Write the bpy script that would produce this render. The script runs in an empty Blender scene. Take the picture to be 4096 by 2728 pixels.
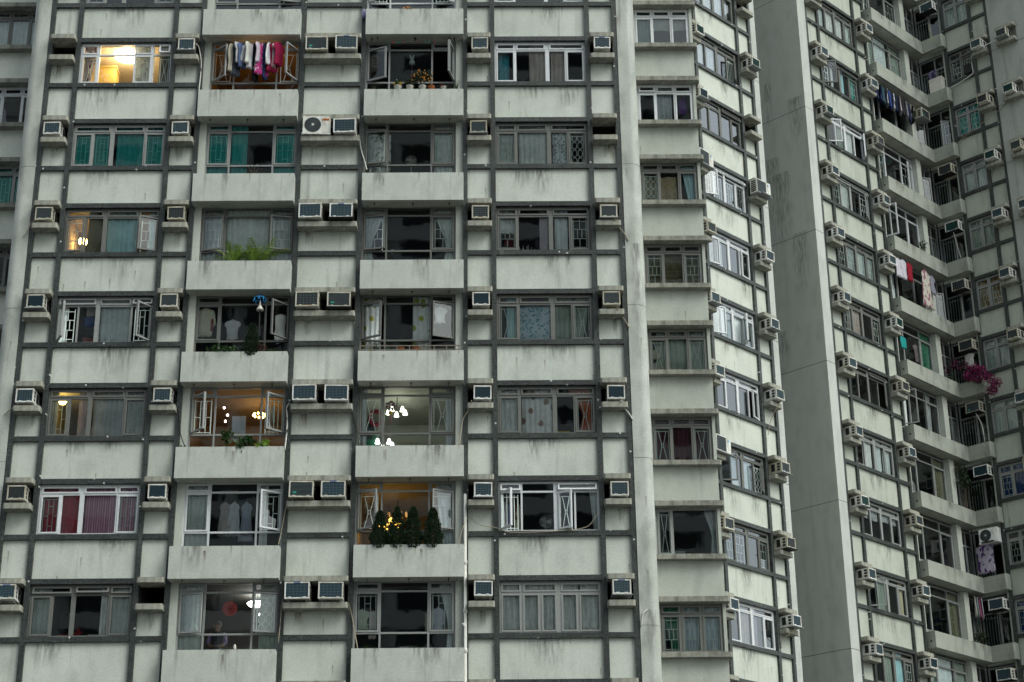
import bpy, math, random
from mathutils import Vector, Matrix
R = math.radians
random.seed(7)
D = bpy.data
scene = bpy.context.scene
COL = scene.collection
# ------------------------------------------------------------------ camera
F_PX, PITCH, ROLL, HEAD = 7084.1, 0.388488, -0.0122459, R(0.95781)
def cam_axes():
    fw = Vector((0, math.cos(PITCH), math.sin(PITCH))); rt = Vector((1, 0, 0)); up = rt.cross(fw)
    r2 = rt*math.cos(ROLL)+up*math.sin(ROLL); u2 = -rt*math.sin(ROLL)+up*math.cos(ROLL)
    rz = Matrix.Rotation(-HEAD, 3, 'Z')
    return rz @ r2, rz @ u2, rz @ fw
cr, cu, cf = cam_axes()
cam = D.objects.new('camera', D.cameras.new('camera')); COL.objects.link(cam)
cam.matrix_world = Matrix(((cr.x, cu.x, -cf.x, 0), (cr.y, cu.y, -cf.y, 0), (cr.z, cu.z, -cf.z, 0), (0, 0, 0, 1)))
cam.data.sensor_width = 36; cam.data.lens = F_PX/4096*36
cam.data.clip_start = 0.5; cam.data.clip_end = 3000
scene.camera = cam
# ------------------------------------------------------------------ sky, sun, exposure
SUN_EL, SUN_AZ = R(48), R(128)          # azimuth clockwise from +Y
w = D.worlds.new('World'); scene.world = w; w.use_nodes = True
nt = w.node_tree; nt.nodes.clear()
sky = nt.nodes.new('ShaderNodeTexSky'); sky.sky_type = 'NISHITA'; sky.sun_disc = False
sky.sun_elevation = SUN_EL; sky.sun_rotation = SUN_AZ; sky.air_density = 1.0; sky.dust_density = 4.5; sky.ozone_density = 1.0
bg = nt.nodes.new('ShaderNodeBackground'); bg.inputs[1].default_value = 0.14
wo = nt.nodes.new('ShaderNodeOutputWorld')
hs = nt.nodes.new('ShaderNodeHueSaturation'); hs.inputs['Saturation'].default_value = .42          # cloud cover greys the blue
tn = nt.nodes.new('ShaderNodeMix'); tn.data_type = 'RGBA'; tn.blend_type = 'MULTIPLY'; tn.inputs[0].default_value = 1; tn.inputs[7].default_value = (.93, 1, .965, 1)
nt.links.new(sky.outputs[0], hs.inputs['Color']); nt.links.new(hs.outputs[0], tn.inputs[6]); nt.links.new(tn.outputs[2], bg.inputs[0]); nt.links.new(bg.outputs[0], wo.inputs[0])
sl = D.lights.new('sun', 'SUN'); sl.energy = 0.42; sl.angle = R(35); sl.color = (.97, 1, .96)
so = D.objects.new('sun', sl); COL.objects.link(so)
sd = Vector((math.sin(SUN_AZ)*math.cos(SUN_EL), math.cos(SUN_AZ)*math.cos(SUN_EL), math.sin(SUN_EL)))
so.rotation_euler = sd.to_track_quat('Z', 'Y').to_euler(); so.location = sd*200
scene.view_settings.view_transform = 'Standard'; scene.view_settings.look = 'None'
scene.view_settings.exposure = 0.66; scene.view_settings.gamma = 1.0
scene.cycles.max_bounces = 8; scene.cycles.transparent_max_bounces = 24; scene.cycles.use_denoising = True
# ------------------------------------------------------------------ materials
MATS = {}
class NT:
    def __init__(s, name):
        s.m = D.materials.new(name); s.m.use_nodes = True; s.t = s.m.node_tree
        s.b = s.t.nodes['Principled BSDF']; s.out = s.t.nodes['Material Output']
        s.tc = s.n('ShaderNodeTexCoord')
    def n(s, typ, **kw):
        nd = s.t.nodes.new(typ)
        for k, v in kw.items(): setattr(nd, k, v)
        return nd
    def l(s, a, b): s.t.links.new(a, b)
    def mp(s, sc, src='Object'):
        m = s.n('ShaderNodeMapping'); m.inputs['Scale'].default_value = sc; s.l(s.tc.outputs[src], m.inputs[0]); return m.outputs[0]
    def noise(s, sc, scale=1.0, detail=4):
        n = s.n('ShaderNodeTexNoise'); n.inputs['Scale'].default_value = scale; n.inputs['Detail'].default_value = detail
        s.l(s.mp(sc), n.inputs['Vector']); return n.outputs['Fac']
    def ramp(s, src, p0, c0, p1, c1):
        r = s.n('ShaderNodeValToRGB'); e = r.color_ramp.elements
        e[0].position = p0; e[1].position = p1
        e[0].color = c0 if len(c0) == 4 else (*c0, 1); e[1].color = c1 if len(c1) == 4 else (*c1, 1)
        s.l(src, r.inputs[0]); return r.outputs[0]
    def mix(s, typ, a, b, fac=1.0):
        m = s.n('ShaderNodeMix', data_type='RGBA', blend_type=typ)
        if isinstance(fac, (int, float)): m.inputs[0].default_value = fac
        else: s.l(fac, m.inputs[0])
        for v, i in ((a, 6), (b, 7)):
            if isinstance(v, tuple): m.inputs[i].default_value = (*v, 1)
            else: s.l(v, m.inputs[i])
        return m.outputs[2]
    def math(s, op, a, b=None, c=None):
        m = s.n('ShaderNodeMath', operation=op)
        for v, i in ((a, 0), (b, 1), (c, 2)):
            if v is None: continue
            if isinstance(v, (int, float)): m.inputs[i].default_value = v
            else: s.l(v, m.inputs[i])
        return m.outputs[0]
    def cells(s, size):
        v = s.n('ShaderNodeVectorMath', operation='SNAP'); v.inputs[1].default_value = (size, 1000, size)
        s.l(s.tc.outputs['Object'], v.inputs[0]); wn = s.n('ShaderNodeTexWhiteNoise', noise_dimensions='3D'); s.l(v.outputs[0], wn.inputs[0])
        return wn.outputs['Value']
    def done(s, col, rough=.7, spec=.3):
        if isinstance(col, tuple): s.b.inputs['Base Color'].default_value = (*col, 1)
        else: s.l(col, s.b.inputs['Base Color'])
        s.b.inputs['Roughness'].default_value = rough; s.b.inputs['Specular IOR Level'].default_value = spec
        return s.m
def once(fn):
    def g(*a):
        k = (fn.__name__,)+a
        if k not in MATS: MATS[k] = fn(*a)
        return MATS[k]
    return g
@once
def plain(name, col, rough=.6, var=.12):
    t = NT(name); n = t.noise((9, 9, 9)); f = t.ramp(n, .3, (1-var,)*3, .7, (1+var*.3,)*3)
    return t.done(t.mix('MULTIPLY', col, f), rough)
@once
def tilewall(name, col, stain, spots, streak):
    """small pale mosaic tiles: per-tile grain, damp blotches, run-off streaks, drilled holes with rust tails"""
    t = NT(name)
    c = t.ramp(t.cells(.021), 0, tuple(x*.9 for x in col), 1, tuple(min(.9, x*1.07) for x in col))
    big = t.noise((.55, .55, .55), 1, 5); c = t.mix('MULTIPLY', c, t.ramp(big, .35, (1-stain, 1-stain*.95, 1-stain*1.05), .62, (1, 1, 1)))
    mid = t.noise((2.6, 2.6, 1.1), 1, 8); c = t.mix('MULTIPLY', c, t.ramp(mid, .30, (1-stain*1.3, 1-stain*1.25, 1-stain*1.25), .52, (1, 1, 1)))
    st = t.noise((4.5, 4.5, .28), 1, 6); c = t.mix('MULTIPLY', c, t.ramp(st, .60, (1, 1, 1), .76, (1-streak,)*3))
    if spots > 0:
        v = t.n('ShaderNodeTexVoronoi', feature='F1'); v.inputs['Scale'].default_value = spots; v.inputs['Randomness'].default_value = .9
        pm = t.n('ShaderNodeMapping'); pm.inputs['Scale'].default_value = (1, 0, 1); t.l(t.tc.outputs['Object'], pm.inputs[0]); t.l(pm.outputs[0], v.inputs['Vector'])
        df = t.n('ShaderNodeVectorMath', operation='SUBTRACT'); sc = t.n('ShaderNodeVectorMath', operation='SCALE'); sc.inputs['Scale'].default_value = 1.0
        t.l(pm.outputs[0], df.inputs[0]); t.l(v.outputs['Position'], df.inputs[1])
        sx = t.n('ShaderNodeSeparateXYZ'); t.l(df.outputs[0], sx.inputs[0])
        dx = t.math('ABSOLUTE', sx.outputs[0]); hole = t.math('LESS_THAN', v.outputs['Distance'], .024*spots)
        cs = t.n('ShaderNodeSeparateColor'); t.l(v.outputs['Color'], cs.inputs[0])
        gate = t.math('LESS_THAN', cs.outputs[0], .5); hole = t.math('MULTIPLY', hole, gate)
        g2 = t.math('LESS_THAN', cs.outputs[1], .45)
        a = t.math('LESS_THAN', dx, .02); b = t.math('MULTIPLY', t.math('GREATER_THAN', sx.outputs[2], -.4), t.math('LESS_THAN', sx.outputs[2], 0))
        fade = t.math('MULTIPLY_ADD', sx.outputs[2], 2.3, .9)
        tail = t.math('MULTIPLY', t.math('MULTIPLY', t.math('MULTIPLY', a, b), t.math('MULTIPLY', gate, g2)), fade)
        c = t.mix('MIX', c, (.16, .12, .08), t.math('MULTIPLY', tail, .7)); c = t.mix('MIX', c, (.03, .028, .025), hole)
    return t.done(c, .55, .35)
@once
def darktile(name, miss):
    t = NT(name); cv = t.cells(.022)
    c = t.ramp(cv, 0, (.004, .006, .006), 1, (.068, .078, .075))
    g = t.noise((1.2, 1.2, 1.2), 1, 5); c = t.mix('MULTIPLY', c, t.ramp(g, .35, (.75, .76, .76), .65, (1.2, 1.2, 1.18)))
    wv = t.cells(.044); c = t.mix('MIX', c, (.55, .57, .54), t.math('GREATER_THAN', wv, 1-miss))
    dr = t.noise((3, 3, .6), 1, 6); c = t.mix('MIX', c, (.24, .25, .24), t.ramp(dr, .66, (0, 0, 0), .78, (.35, .35, .35)))
    return t.done(c, .4, .45)
@once
def concrete(name, col, dark):
    t = NT(name); n = t.noise((2.5, 2.5, 2.5), 1, 8); c = t.mix('MULTIPLY', col, t.ramp(n, .32, (1-dark,)*3, .62, (1.05, 1.05, 1.03)))
    n2 = t.noise((11, 11, 2.2), 1, 5); c = t.mix('MULTIPLY', c, t.ramp(n2, .35, (1-dark*.7, 1-dark*.75, 1-dark*.85), .6, (1, 1, 1)))
    return t.done(c, .85, .2)
@once
def render_wall(name, col, zjoint, off, streak):
    t = NT(name); n = t.noise((.25, .25, .12), 1, 6); c = t.mix('MULTIPLY', col, t.ramp(n, .35, (.93, .935, .93), .65, (1.03, 1.03, 1.025)))
    n2 = t.noise((2.2, 2.2, 1.1), 1, 9); c = t.mix('MULTIPLY', c, t.ramp(n2, .34, (.88, .885, .88), .52, (1, 1, 1)))
    n4 = t.noise((3.2, 3.2, .1), 1, 6); c = t.mix('MULTIPLY', c, t.ramp(n4, .56, (1, 1, 1), .74, (1-streak,)*3))
    n5 = t.noise((26, 26, 26), 1, 2); c = t.mix('MULTIPLY', c, t.ramp(n5, .3, (.9, .9, .9), .7, (1.08, 1.08, 1.08)))
    sx = t.n('ShaderNodeSeparateXYZ'); t.l(t.tc.outputs['Object'], sx.inputs[0])
    wob = t.math('MULTIPLY', t.noise((.9, .9, .9)), .03)
    m = t.math('MODULO', t.math('ADD', t.math('ADD', sx.outputs[2], wob), 200+off), zjoint)
    c = t.mix('MIX', c, (.05, .052, .05), t.math('MULTIPLY', t.math('LESS_THAN', m, .028), .75))
    return t.done(c, .85, .2)
@once
def glass(name, tint, refl):
    t = NT(name); t.t.nodes.remove(t.b)
    tr = t.n('ShaderNodeBsdfTransparent'); tr.inputs[0].default_value = (*tint, 1)
    gl = t.n('ShaderNodeBsdfGlossy'); gl.inputs['Roughness'].default_value = .015; gl.inputs[0].default_value = (.94, .97, 1, 1)
    fr = t.n('ShaderNodeFresnel'); fr.inputs[0].default_value = 1.52
    bn = t.n('ShaderNodeBump'); bn.inputs['Strength'].default_value = .035; bn.inputs['Distance'].default_value = .05
    t.l(t.noise((1.6, 1.6, .9), 1, 2), bn.inputs['Height']); t.l(bn.outputs[0], gl.inputs['Normal'])
    f = t.math('MULTIPLY', fr.outputs[0], refl); mx = t.n('ShaderNodeMixShader')
    t.l(f, mx.inputs[0]); t.l(tr.outputs[0], mx.inputs[1]); t.l(gl.outputs[0], mx.inputs[2]); t.l(mx.outputs[0], t.out.inputs[0])
    return t.m
@once
def cloth(name, col, pat, col2):
    """woven cloth, lets some light through"""
    t = NT(name); n = t.noise((5, 5, 5)); c = t.mix('MULTIPLY', col, t.ramp(n, .3, (.85, .85, .85), .7, (1.05, 1.05, 1.05)))
    if pat in ('dots', 'leaf', 'lace', 'swirl'):
        v = t.n('ShaderNodeTexVoronoi', feature='F1'); sc = {'dots': 11, 'leaf': 5.0, 'lace': 14, 'swirl': 13}[pat]
        v.inputs['Scale'].default_value = sc; t.l(t.mp((1, .0, .8 if pat == 'leaf' else 1)), v.inputs['Vector'])
        hi = {'dots': .30, 'leaf': .42, 'lace': .38, 'swirl': .36}[pat]
        f = t.ramp(v.outputs['Distance'], hi-.06, (1, 1, 1), hi+.06, (0, 0, 0))
        if pat == 'leaf':
            cs = t.n('ShaderNodeSeparateColor'); t.l(v.outputs['Color'], cs.inputs[0]); f = t.math('MULTIPLY', f, t.math('LESS_THAN', cs.outputs[0], .6))
        c = t.mix('MIX', c, col2, f)
    elif pat in ('stripe', 'hstripe'):
        wv = t.n('ShaderNodeTexWave'); wv.bands_direction = 'X' if pat == 'stripe' else 'Z'
        wv.inputs['Scale'].default_value = 5 if pat == 'stripe' else 7; t.l(t.tc.outputs['Object'], wv.inputs[0])
        c = t.mix('MIX', c, col2, t.ramp(wv.outputs['Fac'], .45, (0, 0, 0), .55, (1, 1, 1)))
    elif pat == 'patch':
        nn = t.noise((5, 5, 4), 1, 2); c = t.mix('MIX', c, col2, t.ramp(nn, .52, (0, 0, 0), .58, (1, 1, 1)))
    t.done(c, .9, .1)
    tl = t.n('ShaderNodeBsdfTranslucent'); t.l(c, tl.inputs[0]); mx = t.n('ShaderNodeMixShader'); mx.inputs[0].default_value = .05
    t.l(t.b.outputs[0], mx.inputs[1]); t.l(tl.outputs[0], mx.inputs[2]); t.l(mx.outputs[0], t.out.inputs[0])
    return t.m
@once
def glow(name, col, strength):
    t = NT(name); t.done(col, .5); t.b.inputs['Emission Color'].default_value = (*col, 1); t.b.inputs['Emission Strength'].default_value = strength
    return t.m
@once
def leafy(name, c0, c1):
    t = NT(name); n = t.noise((14, 14, 14), 1, 2); c = t.ramp(n, .3, c0, .7, c1); t.done(c, .55, .3)
    tl = t.n('ShaderNodeBsdfTranslucent'); t.l(c, tl.inputs[0]); mx = t.n('ShaderNodeMixShader'); mx.inputs[0].default_value = .25
    t.l(t.b.outputs[0], mx.inputs[1]); t.l(tl.outputs[0], mx.inputs[2]); t.l(mx.outputs[0], t.out.inputs[0])
    return t.m
M_PANEL = tilewall('pale_tile', (.55, .58, .53), .12, 1.4, .34)
M_PARAPET = tilewall('parapet_tile', (.50, .52, .485), .15, 1.5, .42)
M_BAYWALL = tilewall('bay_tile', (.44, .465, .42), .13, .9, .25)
M_COLTILE = tilewall('column_tile', (.48, .495, .46), .22, .9, .4)
M_LEFTBAY = tilewall('left_bay_tile', (.66, .68, .62), .12, .9, .25)  # bay tile in a brighter copy, making up for light the pillar blocks
M_JAMB = tilewall('jamb_tile', (.50, .52, .47), .08, 0, .1)
M_SIDEPANEL = tilewall('side_tile', (.54, .57, .51), .11, 1.3, .24)
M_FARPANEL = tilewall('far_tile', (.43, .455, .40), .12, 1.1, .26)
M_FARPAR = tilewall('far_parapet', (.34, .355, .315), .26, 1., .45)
M_DARK = darktile('dark_mosaic', .003)
M_DARK2 = darktile('dark_mosaic_far', .003)
M_LEDGE = concrete('ledge_tile', (.36, .365, .325), .45)
M_BAYLEDGE = concrete('bay_ledge_tile', (.30, .305, .275), .45)
M_SOFFIT = concrete('soffit_paint', (.44, .45, .40), .2)
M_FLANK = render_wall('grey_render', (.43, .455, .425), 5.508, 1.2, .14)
M_STRIP = render_wall('white_render', (.47, .485, .465), 5.508, 1.2, .2)
M_FWALL = render_wall('stained_render', (.37, .38, .36), 2.754, 1.55, .4)
M_FBROWN = plain('weathered_aluminium', (.145, .148, .138), .5)
M_FGREY = plain('grey_aluminium', (.27, .28, .275), .5)
M_FWHITE = plain('white_aluminium', (.60, .62, .64), .4, .08)
M_GLASS = glass('window_glass', (.95, .98, .97), 1.6)
M_GLASS2 = glass('sky_facing_glass', (.82, .87, .89), 3.2)
M_INT = plain('room_plaster', (.075, .073, .064), .9)  # plaster darkened in colour so unlit rooms look nearly black
M_GRW = plain('white_bars', (.74, .84, .79), .5)
M_GRT = plain('teal_bars', (.25, .85, .76), .5)
def aged(name, col):
    t = NT(name); oi = t.n('ShaderNodeObjectInfo'); c = t.mix('MULTIPLY', col, t.ramp(oi.outputs['Random'], 0, (.80, .78, .70), 1, (1.12, 1.12, 1.12)))
    n = t.noise((7, 7, 3), 1, 6); c = t.mix('MULTIPLY', c, t.ramp(n,   .34, (.7, .66, .6), .56, (1, 1, 1))); return t.done(c, .5)
M_ACB = aged('cream_casing', (.54, .53, .47)); M_ACW = aged('white_casing', (.70, .71, .71))
M_ACD = plain('dark_grille', (.020, .024, .027), .5)
M_ACBL = plain('blue_grille', (.018, .045, .062), .5)
M_ACG = plain('green_grille', (.012, .055, .05), .5)
M_ACBAR = plain('grid_bars', (.10, .13, .14), .5)
M_ACSLOT = plain('vent_slot', (.015, .015, .015), .8)
M_METAL = plain('galvanised_steel', (.26, .27, .27), .45)
M_BLACKMET = plain('black_steel', (.02, .02, .02), .6)
M_PIPE = plain('white_plastic', (.62, .62, .58), .5)
M_HOSE = plain('beige_hose', (.34, .30, .22), .7)
M_ORANGE = plain('orange_label', (.60, .17, .05), .5)
M_BLUE = plain('blue_label', (.02, .08, .28), .5)
M_TEALB = plain('teal_label', (.03, .30, .22), .5)
M_TERRA = plain('terracotta', (.38, .13, .05), .8)
M_CERAM = plain('white_ceramic', (.60, .58, .52), .4)
M_GREENPOT = plain('dark_green_pot', (.03, .08, .07), .5)
M_LEAF = leafy('leaf_green', (.012, .035, .010), (.045, .10, .025))
M_PALM = leafy('palm_leaf', (.07, .16, .015), (.24, .36, .05))
M_CYP = leafy('cypress_leaf', (.006, .018, .008), (.020, .042, .016))
M_DRYLEAF = leafy('dark_leaf', (.010, .018, .008), (.035, .045, .018))
M_MAGENTA = leafy('bougainvillea', (.14, .008, .06), (.30, .02, .14))
M_STEM = plain('brown_stem', (.06, .045, .03), .9)
M_FRUIT = plain('orange_fruit', (.60, .24, .02), .5)
M_YFLOW = plain('yellow_petal', (.62, .38, .02), .6)
M_RED = plain('red_paint', (.45, .03, .03), .5)
M_SKIN = plain('skin', (.36, .22, .15), .6)
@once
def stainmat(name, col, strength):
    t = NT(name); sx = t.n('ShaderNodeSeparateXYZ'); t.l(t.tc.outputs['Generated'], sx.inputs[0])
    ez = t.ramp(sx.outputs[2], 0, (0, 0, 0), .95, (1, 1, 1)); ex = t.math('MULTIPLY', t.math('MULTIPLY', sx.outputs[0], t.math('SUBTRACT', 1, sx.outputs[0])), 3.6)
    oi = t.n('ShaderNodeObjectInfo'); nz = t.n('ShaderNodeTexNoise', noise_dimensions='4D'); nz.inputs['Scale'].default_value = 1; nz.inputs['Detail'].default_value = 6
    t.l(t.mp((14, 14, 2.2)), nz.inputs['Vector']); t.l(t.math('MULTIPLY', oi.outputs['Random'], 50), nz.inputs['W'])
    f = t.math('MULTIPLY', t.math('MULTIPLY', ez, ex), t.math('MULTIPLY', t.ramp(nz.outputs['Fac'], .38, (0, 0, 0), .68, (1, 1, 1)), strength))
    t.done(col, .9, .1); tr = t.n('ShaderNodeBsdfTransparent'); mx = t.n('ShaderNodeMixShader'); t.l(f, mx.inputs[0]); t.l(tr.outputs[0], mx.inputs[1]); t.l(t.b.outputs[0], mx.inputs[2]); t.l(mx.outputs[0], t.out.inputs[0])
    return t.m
# ------------------------------------------------------------------ mesh builder
class MB:
    def __init__(s): s.v = []; s.f = []; s.mi = []; s.mats = []; s.cur = 0; s.sm = []; s.smooth = False
    def m(s, mat):
        if mat not in s.mats: s.mats.append(mat)
        s.cur = s.mats.index(mat); return s
    def add(s, vs, fs):
        b = len(s.v); s.v += [tuple(x) for x in vs]
        for f in fs: s.f.append([b+i for i in f]); s.mi.append(s.cur); s.sm.append(s.smooth)
    def box(s, x0, x1, y0, y1, z0, z1, T=None):
        vs = [Vector((x, y, z)) for x in (x0, x1) for y in (y0, y1) for z in (z0, z1)]
        if T is not None: vs = [T @ q for q in vs]
        s.add(vs, [(0, 1, 3, 2), (4, 6, 7, 5), (0, 4, 5, 1), (2, 3, 7, 6), (0, 2, 6, 4), (1, 5, 7, 3)])
    def bar(s, a, b, r, d=None):
        """rectangular bar in the x-z plane from a to b (x,z pairs), half width r, depth range d"""
        ax, az = a; bx, bz = b; L = math.hypot(bx-ax, bz-az) or 1; nx, nz = -(bz-az)/L*r, (bx-ax)/L*r; y0, y1 = d
        P = [(ax+nx, az+nz), (ax-nx, az-nz), (bx-nx, bz-nz), (bx+nx, bz+nz)]
        s.add([(x, y0, z) for x, z in P]+[(x, y1, z) for x, z in P], [(0, 1, 2, 3), (7, 6, 5, 4), (0, 4, 5, 1), (1, 5, 6, 2), (2, 6, 7, 3), (3, 7, 4, 0)])
    def ring(s, x0, x1, z0, z1, t, y0, y1, T=None):
        s.box(x0, x0+t, y0, y1, z0, z1, T); s.box(x1-t, x1, y0, y1, z0, z1, T)
        s.box(x0+t, x1-t, y0, y1, z0, z0+t, T); s.box(x0+t, x1-t, y0, y1, z1-t, z1, T)
    def quad(s, vs): s.add(vs, [tuple(range(len(vs)))])
    def prism(s, pts, z0, z1):
        n = len(pts); s.add([(x, y, z0) for x, y in pts]+[(x, y, z1) for x, y in pts],
            [tuple(reversed(range(n))), tuple(range(n, 2*n))]+[(i, (i+1) % n, n+(i+1) % n, n+i) for i in range(n)])
    def tube(s, path, r, n=6):
        path = [Vector(p) for p in path]; rings = []
        for i, p in enumerate(path):
            t = (path[min(i+1, len(path)-1)]-path[max(i-1, 0)]).normalized()
            u = t.cross(Vector((0, 0, 1))); u = u.normalized() if u.length > .05 else Vector((1, 0, 0)); q = t.cross(u)
            rr = r[i] if isinstance(r, (list, tuple)) else r
            rings.append([p+u*math.cos(2*math.pi*k/n)*rr+q*math.sin(2*math.pi*k/n)*rr for k in range(n)])
        vs = [x for g in rings for x in g]; fs = []
        for i in range(len(path)-1):
            for k in range(n): fs.append((i*n+k, i*n+(k+1) % n, (i+1)*n+(k+1) % n, (i+1)*n+k))
        fs += [tuple(range(n)), tuple(range((len(path)-1)*n, len(path)*n))]
        sm = s.smooth; s.smooth = True; s.add(vs, fs); s.smooth = sm
    def lathe(s, prof, cx=0, cy=0, n=14, sx=1, sy=1):
        vs = []; fs = []
        for r, z in prof: vs += [(cx+r*sx*math.cos(2*math.pi*k/n), cy+r*sy*math.sin(2*math.pi*k/n), z) for k in range(n)]
        for i in range(len(prof)-1):
            for k in range(n): fs.append((i*n+k, i*n+(k+1) % n, (i+1)*n+(k+1) % n, (i+1)*n+k))
        fs += [tuple(reversed(range(n))), tuple(range((len(prof)-1)*n, len(prof)*n))]
        sm = s.smooth; s.smooth = True; s.add(vs, fs); s.smooth = sm
    def disc(s, cx, cz, r, y0, y1, n=20):
        P = [(cx+r*math.cos(2*math.pi*k/n), cz+r*math.sin(2*math.pi*k/n)) for k in range(n)]
        s.add([(x, y0, z) for x, z in P]+[(x, y1, z) for x, z in P], [tuple(range(n)), tuple(reversed(range(n, 2*n)))]+[(i, n+i, n+(i+1) % n, (i+1) % n) for i in range(n)])
    def mesh(s, name):
        me = D.meshes.new(name); me.from_pydata(s.v, [], s.f)
        for m in s.mats: me.materials.append(m)
        me.polygons.foreach_set('material_index', s.mi); me.polygons.foreach_set('use_smooth', s.sm); me.update(); return me
LABELS = {}
def tag(o, label, cat, group=None):
    k = len(label.split()); assert 4 <= k <= 16, (k, label)
    LABELS.setdefault(label, []).append(o.name)
    o['label'] = label; o['category'] = cat
    if group: o['group'] = group
    return o
class Fr:
    """facade frame: x along the wall (seen left to right), y into the wall, z up"""
    def __init__(s, ox, oy, rot): s.o = Vector((ox, oy, 0)); s.rot = rot; s.ux = Vector((math.cos(rot), math.sin(rot), 0)); s.uy = Vector((-math.sin(rot), math.cos(rot), 0))
    def w(s, x, y, z): return s.o+s.ux*x+s.uy*y+Vector((0, 0, z))
Q = math.sqrt(.5)
FA = Fr(0, 45.51, 0); FB = Fr(0, 48.0, 0)
FC = Fr(-49.55*.5, 49.55*.5, R(45)); FD = Fr(-49.3*.5, 49.3*.5, R(45))
FE = Fr(88.86*.5, 88.86*.5, R(-45)); FG = Fr(75.24*.5, 75.24*.5, R(-45))
def empty(name, loc, rot=0):
    o = D.objects.new(name, None); COL.objects.link(o); o.location = loc; o.rotation_euler = (0, 0, rot); o.empty_display_size = .2; return o
def obj(name, me, parent=None, loc=(0, 0, 0), rot=0):
    o = D.objects.new(name, me); COL.objects.link(o); o.location = loc; o.rotation_euler = (0, 0, rot)
    if parent is not None: o.parent = parent
    return o
def bpart(root, name, mb, F, x=0, y=0, z=0):
    """part of a building, modelled in its facade frame about the point x, y, z"""
    me = mb if isinstance(mb, bpy.types.Mesh) else mb.mesh(name)
    return obj(name, me, root, F.w(x, y, z)-root.location, F.rot)
def thing(name, label, cat, F, x, y, z, group=None):
    return tag(empty(name, F.w(x, y, z), F.rot), label, cat, group)
def solo(name, mb, label, cat, F, x, y, z, group=None):
    return tag(obj(name, mb if isinstance(mb, bpy.types.Mesh) else mb.mesh(name), None, F.w(x, y, z), F.rot), label, cat, group)
# ------------------------------------------------------------------ grilles and windows
def grille_lines(kind, w, h):
    """thin security bars as line segments inside a w x h rectangle"""
    L = [((0, 0), (0, h)), ((w, 0), (w, h))]
    if kind == 'bars':
        for f in (.08, .92, .36, .66): L.append(((0, h*f), (w, h*f)))
        L += [((w*.5, h*.66), (w*.5, h)), ((w*.33, h*.36), (w*.33, h*.66)), ((w*.66, h*.36), (w*.66, h*.66)), ((w*.5, 0), (w*.5, h*.36))]
    elif kind == 'bamboo':
        L += [((0, h*f), (w, h*f)) for f in (.04, .95)]
        L += [((w*.34, .04*h), (w*.34, h*.95)), ((w*.68, .04*h), (w*.68, h*.95)), ((0, h*.48), (w*.34, h*.48)), ((w*.68, h*.48), (w, h*.48)), ((w*.34, h*.75), (w*.68, h*.75)), ((w*.34, h*.2), (w*.68, h*.2))]
    elif kind == 'hour':
        L += [((0, h*f), (w, h*f)) for f in (.05, .94)]
        for a, b in ((.2, .42), (.8, .58)): L += [((w*a, h*.94), (w*b, h*.55)), ((w*b, h*.55), (w*b, h*.45)), ((w*b, h*.45), (w*a, h*.05))]
        L += [((w*.42, h*.55), (w*.58, h*.55)), ((w*.42, h*.45), (w*.58, h*.45))]
    elif kind == 'hex':
        L += [((0, h*f), (w, h*f)) for f in (.05, .93)]
        for c in (.28, .72):
            z = .93
            while z > .1:
                for sg in (-1, 1):
                    d = .17*sg; L += [((w*(c+d), h*z), (w*(c+d), h*(z-.12))), ((w*(c+d), h*(z-.12)), (w*c, h*(z-.18))), ((w*c, h*(z-.18)), (w*(c+d), h*max(.05, z-.24)))]
                z -= .26
    elif kind == 'vert':
        L += [((0, h*f), (w, h*f)) for f in (.05, .93)]+[((w*f, 0), (w*f, h)) for f in (.25, .5, .75)]
    return L
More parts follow.
